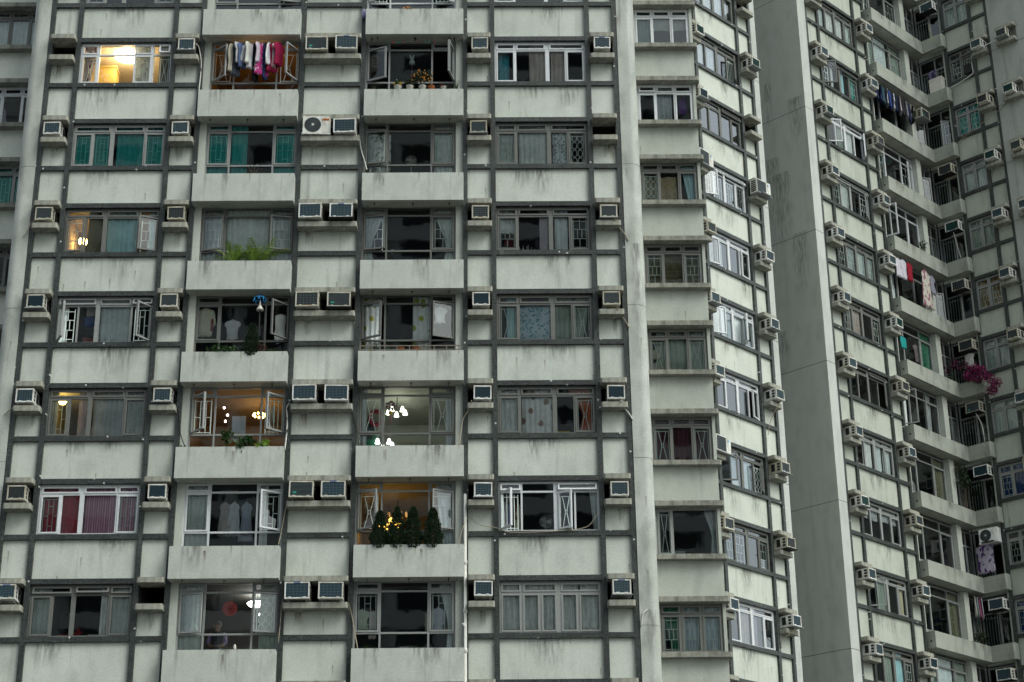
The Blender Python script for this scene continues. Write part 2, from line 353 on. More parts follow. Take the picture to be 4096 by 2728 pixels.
def make_window(root, F, s0, s1, z0, z1, lay, fm, gm=None, glassm=None, y=.12, sashes=True, label=None):
    """lay: lower/upper/bottom rows of (f0, f1, kind, angle, grille); kind: x fixed, l/r casement hinged left/right, a awning, o open hole"""
    gm = gm or M_GRW; glassm = glassm or M_GLASS
    W, H = s1-s0, z1-z0; fr = MB().m(fm); panes = []; grs = []
    t = .05; post = lay.get('posts', []); pw = lay.get('pw', .12)
    rows = []; tr = lay.get('tr', .8); tb = lay.get('tb', 0)
    if tb: rows.append((0, tb, lay['bottom']))
    rows.append((tb, tr if lay.get('upper') else 1, lay['lower']))
    if lay.get('upper'): rows.append((tr, 1, lay['upper']))
    fr.ring(0, W, 0, H, t, 0, .07)
    win = None; todo = []
    for ri, (a, b, cells) in enumerate(rows):
        za = H*a+(t if a == 0 else t*.5); zb = H*b-(t if b == 1 else t*.5)
        if a > 0: fr.box(t, W-t, .003, .067, H*a-t*.5, H*a+t*.5)
        for f0, f1, kind, ang, g in cells:
            def edge(f, sgn):
                if f <= 0: return t
                if f >= 1: return W-t
                return W*f+sgn*(pw if any(abs(f-p) < .005 for p in post) else t)*.5
            xa, xb = edge(f0, 1), edge(f1, -1)
            if f1 < 1: fr.box(W*f1-(W*f1-xb), W*f1+(edge(f1, 1)-W*f1), .003, .067, za, zb)
            if kind == 'x': pn = MB().m(glassm); panes.append(pn); pn.quad([(xa, .04, za), (xb, .04, za), (xb, .04, zb), (xa, .04, zb)])
            elif kind in 'lra': todo.append((kind, xa, xb, za, zb, ang))
            if g:
                gr = MB().m(gm); grs.append(gr); m = (xb-xa)*.14; gx0, gz0, gw, gh = xa+m, za+.02, xb-xa-2*m, zb-za-.06
                for p, q in grille_lines(g, gw, gh):
                    out = abs(p[0]-q[0]) < 1e-6 and (p[0] < 1e-6 or abs(p[0]-gw) < 1e-6)
                    gr.bar((gx0+p[0], gz0+p[1]), (gx0+q[0], gz0+q[1]), .013 if out else .009, (.056, .066))
    if not sashes:
        keep = []
        for kind, xa, xb, za, zb, ang in todo:
            if ang: keep.append((kind, xa, xb, za, zb, ang)); continue
            fr.ring(xa, xb, za, zb, .04, -.012, .05); pn = MB().m(glassm); panes.append(pn); pn.quad([(xa+.04, .035, za+.04), (xb-.04, .035, za+.04), (xb-.04, .035, zb-.04), (xa+.04, .035, zb-.04)])
        todo = keep
    win = bpart(root, 'window', fr, F, s0, y, z0)
    if label: win['label'] = label
    for pn in panes: obj('pane', pn.mesh('pane'), win)
    for gr in grs: obj('grille', gr.mesh('grille'), win)
    for kind, xa, xb, za, zb, ang in todo:
        cs = MB().m(fm); st = .045
        if kind == 'l': ox, oz, rx = xa, za, 0; rot = Matrix.Rotation(-R(ang), 4, 'Z')
        elif kind == 'r': ox, oz, rx = xb, za, -(xb-xa); rot = Matrix.Rotation(R(ang), 4, 'Z')
        else: ox, oz, rx = xa, zb, 0; rot = Matrix.Rotation(-R(ang), 4, 'X')
        zz0, zz1 = (0, zb-za) if kind != 'a' else (-(zb-za), 0)
        cs.ring(rx, rx+xb-xa, zz0, zz1, st, -.014, .045); cs.m(glassm)
        cs.quad([(rx+st, .02, zz0+st), (rx+xb-xa-st, .02, zz0+st), (rx+xb-xa-st, .02, zz1-st), (rx+st, .02, zz1-st)])
        o = obj('casement' if kind != 'a' else 'top_light', cs.mesh('casement'), win, (ox, -.004 if ang == 0 else -.016, oz)); o.rotation_euler = rot.to_euler()
    return win
# ------------------------------------------------------------------ curtains
def cloth_sheet(w, h, folds, amp, shape='full', mat=None, sway=.0):
    """hanging sheet with folds; origin at the top left corner"""
    mb = MB().m(mat); mb.smooth = True; nx = max(14, int(folds*8)); nz = 12; ph = random.random()*6
    for j in range(nz+1):
        v = j/nz
        if shape == 'full': a, b = 0, 1
        elif shape == 'tieL': q = .62*math.sin(min(1, v/.62)*math.pi*.5)**1.6 if v < .62 else .62-.22*(v-.62)/.38; a, b = 0, 1-q
        elif shape == 'tieR': q = .62*math.sin(min(1, v/.62)*math.pi*.5)**1.6 if v < .62 else .62-.22*(v-.62)/.38; a, b = q, 1
        elif shape == 'swagL': a, b = 0, 1-.5*v
        elif shape == 'swagR': a, b = .5*v, 1
        else: a, b = 0, 1
        for i in range(nx+1):
            u = i/nx; x = (a+(b-a)*u)*w+sway*v
            y = amp*(.6+.6*v)*math.sin(u*folds*2*math.pi+ph+.5*math.sin(v*3+u*7))+.3*amp*math.sin(u*folds*3.3+v*2)
            mb.v.append((x, y, -v*h+(.012*math.sin(u*folds*6) if j == nz else 0)))
    n = nx+1
    for j in range(nz):
        for i in range(nx): mb.f.append([j*n+i, j*n+i+1, (j+1)*n+i+1, (j+1)*n+i]); mb.mi.append(0); mb.sm.append(True)
    return mb
ROWN = {-1: 'cut-off top row', 0: 'first full row', 1: 'second row', 2: 'third row', 3: 'fourth row', 4: 'fifth row', 5: 'sixth row', 6: 'seventh row', 7: 'eighth row', 8: 'ninth row', 9: 'tenth row', 10: 'eleventh row'}
CURT = {'white': (.88, .90, .90), 'lace': (.74, .80, .78), 'pale grey': (.78, .84, .85), 'grey': (.58, .62, .64), 'dark grey': (.14, .14, .13), 'teal': (.055, .47, .45), 'pale blue': (.58, .84, .89),
        'taupe': (.60, .53, .50), 'maroon': (.11, .035, .05), 'red': (.58, .10, .15), 'pink': (.88, .60, .72), 'purple': (.26, .09, .22), 'orange': (.60, .20, .11), 'sage': (.42, .49, .44),
        'turquoise': (.06, .42, .52), 'navy': (.03, .08, .26), 'cream': (.78, .72, .54), 'olive': (.22, .22, .14), 'brown': (.36, .25, .13), 'lilac': (.50, .44, .50), 'green': (.06, .26, .17), 'greenish': (.20, .31, .27), 'bluegrey': (.62, .72, .80)}
def curtain(F, s0, s1, z0, z1, f0, f1, colour, where, shape='full', word=None, pat='', col2=(.4, .4, .4), b=0.02, tp=.98, y=.236, foldd=7, amp=.024):
    W, H = s1-s0, z1-z0; w = (f1-f0)*W; h = (tp-b)*H
    if colour in ('lace', ) and not pat: pat, col2 = 'lace', (.78, .82, .80)
    mb = cloth_sheet(w, h, max(1.5, w*foldd), amp, shape, cloth('curtain_'+colour+pat, CURT[colour], pat, col2))
    wd = word or {'lace': 'pale lace', 'bluegrey': 'blue grey', 'greenish': 'dim green'}.get(colour, colour)
    return solo('curtain', mb, f'{wd} curtain {where}', 'curtain', F, s0+f0*W, y, z0+tp*H, 'curtains behind the tower windows')
# ------------------------------------------------------------------ air conditioners
def text_mesh(body, size, mat):
    cu = D.curves.new('lettering', 'FONT'); cu.body = body; cu.size = size; cu.align_x = 'CENTER'; cu.align_y = 'CENTER'; cu.extrude = .002
    o = D.objects.new('lettering', cu); COL.objects.link(o); dg = bpy.context.evaluated_depsgraph_get()
    me = D.meshes.new_from_object(o.evaluated_get(dg)); D.objects.remove(o); D.curves.remove(cu)
    me.transform(Matrix.Rotation(R(90), 4, 'X')); me.materials.clear(); me.materials.append(mat); return me
TXT = {}
def ac_meshes(kind):
    w, h = (.48, .39) if not kind.startswith('big') else (.64, .44)
    k = kind.replace('big_', ''); y0, y1 = -.47, .28
    c = MB().m(M_ACB if k in ('louvre', 'rusty', 'dark') else M_ACW)
    if k == 'split':
        w, h = .80, .56; y0, y1 = -.36, -.04
        c.box(-w/2, w/2, y0, y1, 0, h); c.box(-w/2-.02, w/2+.02, y0-.05, y1, -.045, -.015)
        fr = MB().m(M_ACW); fr.box(w*.20, w*.46, y0-.012, y0-.001, .03, h-.03); fr.ring(w*.24, w*.42, .06, .3, .006, y0-.016, y0-.012)
        g = MB().m(M_ACD); g.disc(-w*.14, h*.5, h*.43, y0-.006, y0-.001, 28); g.m(M_ACW); g.disc(-w*.14, h*.5, .035, y0-.02, y0-.006, 12); g.m(M_ACBAR)
        for i in range(20):
            a = i*math.pi/10; g.bar((-w*.14+.04*math.cos(a), h*.5+.04*math.sin(a)), (-w*.14+h*.42*math.cos(a+.25), h*.5+h*.42*math.sin(a+.25)), .004, (y0-.014, y0-.008))
        return [('casing', c.mesh('casing')), ('front_panel', fr.mesh('front_panel')), ('fan_grille', g.mesh('fan_grille'))]
    if k == 'daikin':
        w, h = .80, .56; y0, y1 = -.40, -.06
        c.box(-w/2, w/2, y0, y1, 0, h); c.m(M_METAL); c.box(-w/2-.02, w/2+.02, y0-.06, y1, -.05, -.018)
        fr = MB().m(M_ACW); fr.box(w*.18, w*.49, y0-.012, y0-.001, .01, h-.01)
        fr.m(plain('navy_mark', (.03, .05, .2))); fr.add([(w*.26, y0-.016, h*.82), (w*.32, y0-.016, h*.82), (w*.27, y0-.016, h*.66)], [(0, 1, 2)])
        fr.m(plain('sky_mark', (.1, .45, .75))); fr.add([(w*.40, y0-.016, h*.84), (w*.29, y0-.016, h*.58), (w*.29, y0-.016, h*.64), (w*.34, y0-.016, h*.84)], [(0, 1, 2, 3)])
        g = MB().m(M_ACD); g.box(-w*.48, w*.16, y0-.004, y0-.001, .03, h-.03); g.m(M_ACBAR)
        for i in range(9): z = .05+i*(h-.1)/8; g.box(-w*.48, w*.16, y0-.014, y0-.005, z-.006, z+.006)
        for i in range(6):
            z = .06+i*.08; g.m(M_ACSLOT); g.box(-w/2-.004, -w/2-.001, y0+.06, y1-.05, z, z+.05)
        return [('casing', c.mesh('casing')), ('front_panel', fr.mesh('front_panel')), ('coil_grille', g.mesh('coil_grille'))]
    c.box(-w/2, w/2, y0+.02, y1, 0, h); c.m(M_ACSLOT)
    for sx in (-1, 1):
        xa, xb = (w/2+.001, w/2+.004) if sx > 0 else (-w/2-.004, -w/2-.001)
        c.box(xa, xb, y0+.30, y0+.46, .07, h-.05)
        for q in range(3): c.box(xa, xb, y0+.08, y0+.2, .06+q*.105, .06+q*.105+.075)
    fr = MB().m(M_ACB if k in ('louvre', 'rusty', 'dark') else M_ACW); t = .034
    fr.ring(-w/2-.004, w/2+.004, 0, h+.004, t, y0, y0+.02); fr.box(-w/2+.09, -w/2+.17, y0-.004, y0+.01, t*.6, t+.018); fr.box(w/2-.17, w/2-.09, y0-.004, y0+.01, t*.6, t+.018)
    gm = {'grid': M_ACBL, 'louvre': M_ACD, 'dark': M_ACD, 'rusty': M_ACD, 'blue': M_ACBL, 'green': M_ACG}[k]
    g = MB().m(gm); xa, xb, za, zb = -w/2+t, w/2-t, t, h-t; g.box(xa, xb, y0+.012, y0+.022, za, zb)
    if k in ('grid', 'rusty'):
        g.m(M_ACBAR)
        for i in range(1, 6): x = xa+(xb-xa)*i/6; g.box(x-.003, x+.003, y0+.004, y0+.01, za, zb)
        for i in range(1, 5): z = za+(zb-za)*i/5; g.box(xa, xb, y0+.001, y0+.004, z-.003, z+.003)
    elif k in ('louvre', 'blue', 'green'):
        g.m(M_ACBAR if k == 'louvre' else gm)
        for i in range(1, 11): z = za+(zb-za)*i/11; g.box(xa, xb, y0+.002, y0+.011, z-.004, z+.004)
    if k == 'rusty': g.m(plain('rust', (.20, .10, .05))); g.box(xa+.02, xb-.05, y0-.002, y0+.012, za-.01, za+.012)
    if k == 'dark': g.m(M_CERAM); g.box(-.07, .07, y0-.004, y0+.001, h-t+.006, h-.006)
    if kind.startswith('big_louvre'): g.m(M_TEALB); g.box(-w*.34, -w*.2, y0-.003, y0+.001, .10, .15)
    return [('casing', c.mesh('casing')), ('front_frame', fr.mesh('front_frame')), ('grille', g.mesh('grille'))]
ACM = {}
ACW = {'grid': 'white box air conditioner with blue grid front', 'louvre': 'cream air conditioner with dark slatted front', 'dark': 'cream air conditioner with plain black front', 'rusty': 'old rusty air conditioner with grid front',
       'blue': 'white air conditioner with plain blue front', 'green': 'white air conditioner with green front', 'split': 'pale outdoor unit with round fan', 'daikin': 'white outdoor unit with slatted coil front'}
def air_con(kind, where, F, x, z, y=0, tray=None, brand=None):
    if kind not in ACM: ACM[kind] = ac_meshes(kind)
    t = thing('air_conditioner', f"{ACW[kind.replace('big_', '')]} {where}", 'air conditioner', F, x, y, z, 'air conditioners on the tower walls')
    q_ = random.Random(where); t.rotation_euler = (R(q_.uniform(-1.2, 2.2)), R(q_.uniform(-.7, .7)), F.rot+R(q_.uniform(-2.5, 2.5)))
    for n, me in ACM[kind]: obj(n, me, t)
    w = {True: .64, False: .48}[kind.startswith('big')]
    if tray:
        mb = MB().m(M_METAL if tray == 1 else M_BLACKMET); mb.box(-w/2-.03, w/2+.03, -.54, -.10, -.035, -.012); obj('drip_tray', mb.mesh('drip_tray'), t)
    else:
        if kind not in ('split', 'daikin'):
            for q in (-1, 1): mb = MB().m(M_METAL); mb.box(q*w*.36-.02, q*w*.36+.02, -.30, .1, -.055, -.002); obj('foot', mb.mesh('foot'), t)
    if brand:
        h = .39 if not kind.startswith('big') else .44
        b = MB()
        if brand == 'Panasonic': b.m(M_BLUE); b.box(-.085, .085, -.476, -.471, h-.03, h+.006)
        else: b.m(M_ORANGE); b.box(.17, .37, -.379, -.3735, .42, .48)
        if brand not in TXT: TXT[brand] = text_mesh(brand, .034 if brand == 'Panasonic' else .045, M_CERAM if brand == 'Panasonic' else M_BLACKMET)
        p = obj('badge', b.mesh('badge'), t); obj('lettering', TXT[brand], p, (0, -.478, h-.012) if brand == 'Panasonic' else (.27, -.382, .45))
    return t
# ------------------------------------------------------------------ facade columns
HW = .07
def ac_column(B, F, s0, s1, S, hoods=True, panels=True):
    """B: dict of MBs for wall, dark, and root for ledge parts"""
    a, b = s0+HW, s1-HW
    B['wall'].box(s0, s1, .09, .3, S-1.25, S+.72)
    B['dark'].box(a, b, .004, .2, S-.07, S+.07)
    ledge_pair(B, F, s0+.05, s1-.05, S)
def ledge_pair(B, F, a, b, S, y0=-.30, y1=.25):
    for za, zb in ((.70, .855), (1.42, 1.56)):
        w = b-a; mb = MB().m(M_LEDGE); c = .035
        mb.prism([(0, y1-y0), (0, c), (c, 0), (w-c, 0), (w, c), (w, y1-y0)], 0, zb-za)
        bpart(B['root'], 'ledge', mb, F, a, y0, S+za)
def win_column(B, F, s0, s1, S):
    a, b = s0+HW, s1-HW
    B['wall'].box(s0, s1, .09, .3, S-1.21, S+.0)
    B['dark'].box(a, b, .004, .24, S-.07, S+.07); B['dark'].box(a, b, .004, .32, S+1.47, S+1.61)
def balcony(B, F, s0, s1, S, y0=-.33, z0=-1.25, z1=-.375, mat=None, lo=0, ro=0, hooks=False):
    a, b = s0+HW+.004-lo, s1-HW-.004+ro; mb = MB().m(mat or M_PARAPET); W = b-a
    mb.box(0, W, 0, .1, 0, z1-z0); mb.box(0, .1, .1, -y0+.2, 0, z1-z0); mb.box(W-.1, W, .1, -y0+.2, 0, z1-z0)
    o = bpart(B['root'], 'balcony', mb, F, a, y0, S+z0)
    sb = MB().m(M_SOFFIT); sb.box(.1, W-.1, .1, -y0+.35, .004, .12); obj('soffit', sb.mesh('soffit'), o)
    if hooks:
        for q in (.12, .5, .86):
            hk = MB().m(M_BLACKMET); hk.tube([(W*q, .22, -.10), (W*q, .22, .01)], .009, 5); hk.lathe([(.02, -.012), (.032, -.004), (.032, .004)], W*q, .22, 8); obj('hook', hk.mesh('hook'), o)
    return o
SR = random.Random(11)
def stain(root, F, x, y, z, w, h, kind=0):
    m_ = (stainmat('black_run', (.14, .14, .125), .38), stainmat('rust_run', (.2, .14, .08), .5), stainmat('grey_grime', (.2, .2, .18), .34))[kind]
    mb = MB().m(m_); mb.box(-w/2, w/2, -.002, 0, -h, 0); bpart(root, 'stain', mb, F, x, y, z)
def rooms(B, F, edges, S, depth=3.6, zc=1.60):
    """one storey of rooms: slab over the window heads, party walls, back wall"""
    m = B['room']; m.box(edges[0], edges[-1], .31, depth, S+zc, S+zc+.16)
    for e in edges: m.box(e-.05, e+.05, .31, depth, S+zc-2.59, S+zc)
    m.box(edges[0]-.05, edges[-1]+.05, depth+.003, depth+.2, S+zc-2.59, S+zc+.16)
ORD = ['top', 'second', 'third', 'fourth', 'fifth', 'sixth', 'seventh', 'eighth', 'ninth', 'tenth', 'eleventh', 'twelfth']
def full(k): return ORD[k]+' full row'
# ------------------------------------------------------------------ ground
gm = MB().m(plain('paving', (.12, .12, .115), .9)); gm.quad([(-900, -900, 0), (900, -900, 0), (900, 900, 0), (-900, 900, 0)])
g = obj('ground', gm.mesh('ground'), None, (0, 0, -1.6)); g['kind'] = 'structure'
def newB(root): return dict(root=root, wall=MB().m(M_PANEL), dark=MB().m(M_DARK), room=MB().m(M_INT), recess=MB().m(plain('recess_shade', (.12, .12, .105), .9)), core=MB().m(M_PANEL), jamb=MB().m(M_JAMB), jamb2=MB().m(M_JAMB))
def closeB(B, F, names=(('wall', 'wall'), ('dark', 'tile_grid'), ('room', 'room_walls'), ('recess', 'recess_shade_plate'), ('core', 'core_wall'), ('jamb', 'jamb_wall'), ('jamb2', 'jamb_wall'))):
    for k, n in names:
        if B[k].f: bpart(B['root'], n, B[k], F)
def lay_w1(aL=0, aR=0, gL='bars', gR='bars', up=(0, 0, 0), gmid=None):
    return dict(lower=[(0, .22, 'l', aL, gL), (.22, .42, 'x', 0, gmid), (.42, .77, 'x', 0, None), (.77, 1, 'r', aR, gR)], upper=[(0, .42, 'a', up[0], None), (.42, .77, 'a', up[1], None), (.77, 1, 'a', up[2], None)], posts=[.42], tr=.81)
def lay_w2(aL=0, aR=0, gL='bars', gR='bars', up=(0, 0, 0)):
    return dict(lower=[(0, .23, 'l', aL, gL), (.23, .58, 'x', 0, None), (.58, .78, 'x', 0, None), (.78, 1, 'r', aR, gR)], upper=[(0, .23, 'a', up[0], None), (.23, .58, 'a', up[1], None), (.58, 1, 'a', up[2], None)], posts=[.58], tr=.80)
def lay_b(aL=0, aR=0, gL='bars', gR='bars', up=(0, 0, 0), hL='l', hR='r'):
    return dict(bottom=[(0, .26, 'x', 0, None), (.26, .735, 'x', 0, None), (.735, 1, 'x', 0, None)], lower=[(0, .26, hL, aL, gL), (.26, .735, 'x', 0, None), (.735, 1, hR, aR, gR)],
                upper=[(0, .26, 'a', up[0], None), (.26, .735, 'x', 0, None), (.735, 1, 'a', up[2], None)], tb=.345, tr=.868)
def lay_bay(g=('bars', None, 'bars'), a=(0, 0, 0), up=(0, 0, 0), mid='x'):
    return dict(lower=[(0, .335, 'l', a[0], g[0]), (.335, .665, mid, a[1], g[1]), (.665, 1, 'r', a[2], g[2])], upper=[(0, .335, 'a', up[0], None), (.335, .665, 'a', up[1], None), (.665, 1, 'a', up[2], None)], tr=.79)
# ================================================================== frontal tower
rootA = tag(empty('apartment_tower', FA.w(-4.45, 0, -1.6)), 'pale frontal tower block with dark tiled grid and two stacks of balconies', 'building')
BA = newB(rootA); V = [-12.84, -12.01, -9.17, -8.35, -5.345, -3.55, -.536, .278, 3.12, 3.94]
SA = lambda k: 26.855-2.75*k
for i, x in enumerate(V): BA['dark'].box(x-HW, x+HW, 0, .32, -1.6, 46)
KR = range(-1, 8)
for k in KR:
    S = SA(k)
    for a, b in ((0, 1), (2, 3), (4, 5), (6, 7), (8, 9)): ac_column(BA, FA, V[a], V[b], S)
    for a, b in ((1, 2), (7, 8)): win_column(BA, FA, V[a], V[b], S)
    rooms(BA, FA, V, S)
    for n, (a, b) in enumerate(((3, 4), (5, 6))):
        balcony(BA, FA, V[a], V[b], S, lo=.03*(1-n), ro=.03*n, hooks=(n == 1 or k in (0, 3, 5)))
        if n == 0: BA['jamb'].box(V[a]+HW, V[a]+HW+.20, .10, .34, S-1.1, S+1.62)
        else: BA['jamb2'].box(V[b]-HW-.20, V[b]-HW, .10, .34, S-1.1, S+1.62)
        BA['wall'].box(V[a]+HW+.2*(1-n), V[b]-HW-.2*n, .22, .3, S-1.2, S-.62); BA['dark'].box(V[a]+HW+.2*(1-n), V[b]-HW-.2*n, .22, .3, S+1.53, S+1.62)
top = SA(-1)+1.5; bot = SA(7)-.07
for a, b in zip(V[:-1], V[1:]): BA['wall'].box(a+HW, b-HW, .09, .3, top, 46); BA['wall'].box(a+HW, b-HW, .09, .3, -1.6, bot)
for n, (a, b) in enumerate(((3, 4), (5, 6))): balcony(BA, FA, V[a], V[b], SA(-2), lo=.03*(1-n), ro=.03*n)
BA['core'].box(-12.9, 4.0, 3.85, 14, -1.6, 46)
closeB(BA, FA)
# run-off stains on panels and balcony fronts
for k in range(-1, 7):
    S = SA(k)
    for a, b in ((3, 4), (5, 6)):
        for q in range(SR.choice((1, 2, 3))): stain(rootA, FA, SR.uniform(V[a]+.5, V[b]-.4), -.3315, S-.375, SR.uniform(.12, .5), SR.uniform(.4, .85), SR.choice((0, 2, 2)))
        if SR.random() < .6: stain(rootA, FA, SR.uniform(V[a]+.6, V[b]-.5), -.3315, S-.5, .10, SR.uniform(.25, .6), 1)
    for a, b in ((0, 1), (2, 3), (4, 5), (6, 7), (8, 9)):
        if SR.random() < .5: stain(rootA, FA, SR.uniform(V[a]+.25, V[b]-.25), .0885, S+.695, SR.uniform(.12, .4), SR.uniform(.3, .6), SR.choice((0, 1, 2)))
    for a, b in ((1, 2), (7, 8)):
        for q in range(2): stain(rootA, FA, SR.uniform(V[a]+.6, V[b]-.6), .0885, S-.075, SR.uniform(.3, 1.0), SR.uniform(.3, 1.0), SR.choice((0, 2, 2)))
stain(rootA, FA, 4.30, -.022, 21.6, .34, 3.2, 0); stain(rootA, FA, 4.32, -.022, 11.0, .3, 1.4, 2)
# round nosed end pillars
def nose(x0, x1, flip):
    mb = MB().m(M_COLTILE); r = .27; pts = [(0, 2.8), (0, 0)]
    for q in range(9): a = R(q*11.25); pts.append((x1-x0-r+r*math.sin(a), r-r*math.cos(a)))
    pts.append((x1-x0, 2.8))
    if flip: pts = [(x1-x0-x, y) for x, y in reversed(pts)]
    mb.smooth = False; mb.prism(pts, 0, 47.6); bpart(rootA, 'round_pillar', mb, FA, x0, -.02, -1.6)
    for z in (6.5, 12.2, 16.8, 21.3, 25.75):
        jb = MB().m(plain('joint_sealant', (.22, .22, .21))); jb.prism([(x*1.0+(.004 if x > .3 else -.004 if x < .05 and flip else .0), y-.004) for x, y in pts], z-.007, z+.007); bpart(rootA, 'pillar_joint', jb, FA, x0, -.02, -1.6)
nose(4.012, 4.55, False); nose(-13.44, -12.912, True)
# recessed bays behind the pillars
for side, (x0, x1, wa, wb) in enumerate(((4.3, 6.62, 4.79, 6.53), (-15.6, -13.1, -15.43, -13.69))):
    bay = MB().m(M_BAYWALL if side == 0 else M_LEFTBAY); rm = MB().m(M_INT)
    for k in range(-1, 8):
        S = SA(k)
        bay.box(x0, x1, 0, .25, S+1.55, S+2.64); bay.box(x0, wa, 0, .25, S+.01, S+1.43); bay.box(wb, x1, 0, .25, S+.01, S+1.43)
        for n, (za, zb) in enumerate(((-.12, .02), (1.42, 1.566))):
            lg = MB().m(M_BAYLEDGE); c = .05; X0, X1 = (0, x1+.09-x0) if side == 0 else (-.09, x1-x0)
            lg.prism([(X0, 1.2), (X0, 0), (X1-c, 0), (X1, c), (X1, 1.2)] if side == 0 else [(X0, 1.2), (X0, c), (X0+c, 0), (X1, 0), (X1, 1.2)], 0, zb-za)
            bpart(rootA, 'bay_ledge', lg, FB, x0, -.25, S+za)
        rm.box(x0, x1, .3, 3, S+1.6, S+1.76); rm.box(x0-.1, x1, 3, 3.1, S-1.2, S+1.8); rm.box(x0+.01, x0+.1, .26, 3, S-1.1, S+1.6); rm.box(x1-.1, x1-.01, .26, 3, S-1.1, S+1.6)
    bay.box(x0, x1, 0, .25, SA(-1)+2.64, 46); bay.box(x0, x1, 0, .25, -1.6, SA(7)-.1)
    bay.box(x1-.008 if side == 0 else x0-.2, x1+.0 if side == 0 else x0+.008, .251, 3.2, -1.6, 46); bay.box(x0, x1, 3.2, 8, -1.6, 46)
    bpart(rootA, 'bay_wall', bay, FB); bpart(rootA, 'bay_room', rm, FB)
# ------------------------------------------------------------------ windows of the frontal tower
W1, W2 = (V[1]+HW, V[2]-HW), (V[7]+HW, V[8]-HW); B1, B2 = (V[3]+HW+.2, V[4]-HW), (V[5]+HW, V[6]-HW-.2); BY = (4.79, 6.53); BL = (-15.43, -13.69)
def zW(k): return SA(k)+.072, SA(k)+1.468
def zB(k): return SA(k)-.6, SA(k)+1.528
def zY(k): return SA(k)+.022, SA(k)+1.418
w1k0 = dict(lower=[(0, .20, 'l', 0, 'hour'), (.58, .79, 'r', 0, 'hour'), (.85, 1, 'x', 0, 'hour')], upper=[(0, .20, 'a', 0, None), (.58, .79, 'a', 0, None), (.85, 1, 'a', 14, None)], tr=.72)
LW1 = {-1: (lay_w1(), M_FGREY, None), 1: (dict(lay_w1(0, 0, 'bamboo', 'bamboo', gmid='bamboo')), M_FGREY, M_GRT), 2: (lay_w1(8, 22, 'bars', 'bars'), M_FBROWN, None),
       3: (lay_w1(62, 55, 'bars', 'bamboo', (8, 0, 18)), M_FGREY, None), 4: (lay_w1(0, 0, 'bamboo', 'bamboo'), M_FBROWN, None), 5: (lay_w1(0, 0, 'bamboo', 'bamboo'), M_FWHITE, None), 6: (lay_w1(0, 0, 'hex', 'hex', (9, 22, 5)), M_FBROWN, None), 7: (lay_w1(), M_FBROWN, None)}
LW2 = {-1: (lay_w2(), M_FWHITE, None), 0: (lay_w2(0, 0, None, None), M_FWHITE, None), 1: (lay_w2(0, 0, 'hex', 'hex'), M_FBROWN, None), 2: (lay_w2(0, 0, 'bars', 'bars'), M_FBROWN, None), 3: (lay_w2(0, 0, 'hour', 'hour'), M_FBROWN, None),
       4: (lay_w2(0, 0, 'hour', 'hour'), M_FBROWN, None), 5: (dict(lower=[(0, .23, 'l', 60, 'vert'), (.23, .57, 'x', 0, None), (.57, .76, 'l', 38, 'hour'), (.76, 1, 'x', 0, None)], upper=[(0, .23, 'a', 12, None), (.23, .57, 'x', 0, None), (.57, 1, 'a', 16, None)], posts=[.57], tr=.80), M_FWHITE, None),
       6: (dict(lower=[(0, .22, 'l', 0, 'bars'), (.22, .40, 'l', 0, 'bars'), (.40, .58, 'r', 0, 'bars'), (.58, .77, 'l', 0, 'bars'), (.77, 1, 'r', 0, 'bars')], upper=[(0, .22, 'a', 0, None), (.22, .58, 'a', 0, None), (.58, 1, 'a', 0, None)], posts=[.58], tr=.78), M_FGREY, None), 7: (lay_w2(), M_FBROWN, None)}
LB1 = {-1: (lay_b(0, 12, None, 'bars'), M_FGREY, None), 0: (lay_b(42, 60, 'hour', 'hour'), M_FGREY, None), 1: (lay_b(0, 0, 'bamboo', 'bamboo'), M_FGREY, M_GRT), 2: (lay_b(12, 14, 'bars', 'bars'), M_FBROWN, None), 3: (lay_b(0, 48, None, None), M_FBROWN, None),
       4: (lay_b(48, 44, 'bamboo', 'vert'), M_FGREY, None), 5: (lay_b(0, 34, 'bamboo', 'bamboo'), M_FWHITE, None), 6: (lay_b(14, 16, 'hex', 'hex'), M_FGREY, None), 7: (lay_b(), M_FGREY, None)}
LB2 = {-1: (lay_b(35, 35, 'vert', 'vert'), M_FWHITE, None), 0: (lay_b(26, 78, None, None), M_FGREY, None), 1: (lay_b(10, 0, 'hex', 'hex'), M_FBROWN, None), 2: (lay_b(12, 0, 'bars', 'bars'), M_FBROWN, None), 3: (lay_b(28, 24, None, None), M_FBROWN, None),
       4: (lay_b(0, 0, 'hour', 'hour'), M_FBROWN, None), 5: (lay_b(34, 28, 'hour', 'bars'), M_FGREY, None), 6: (lay_b(0, 0, 'bamboo', 'bamboo'), M_FGREY, None), 7: (lay_b(), M_FGREY, None)}
LBY = {-1: (lay_bay((None, None, None)), M_FWHITE, None), 0: (lay_bay((None, None, None), (0, 0, 0), (10, 0, 0)), M_FWHITE, None), 1: (lay_bay(('hex', None, None)), M_FBROWN, None), 2: (lay_bay(('bars', None, 'bars')), M_FBROWN, None), 3: (lay_bay(('hour', None, 'hour')), M_FBROWN, None),
       4: (lay_bay(('hour', None, 'hour')), M_FBROWN, None), 5: (dict(lower=[(0, .27, 'l', 0, 'hour'), (.27, 1, 'x', 0, None)], tr=1), M_FGREY, None), 6: (lay_bay(('bars', 'bars', 'bars'), (0, 0, 0), (5, 0, 0), 'l'), M_FBROWN, None), 7: (lay_bay(), M_FBROWN, None)}
z0, z1 = zW(0); make_window(rootA, FA, *W1, z0, z1, w1k0, M_FWHITE)
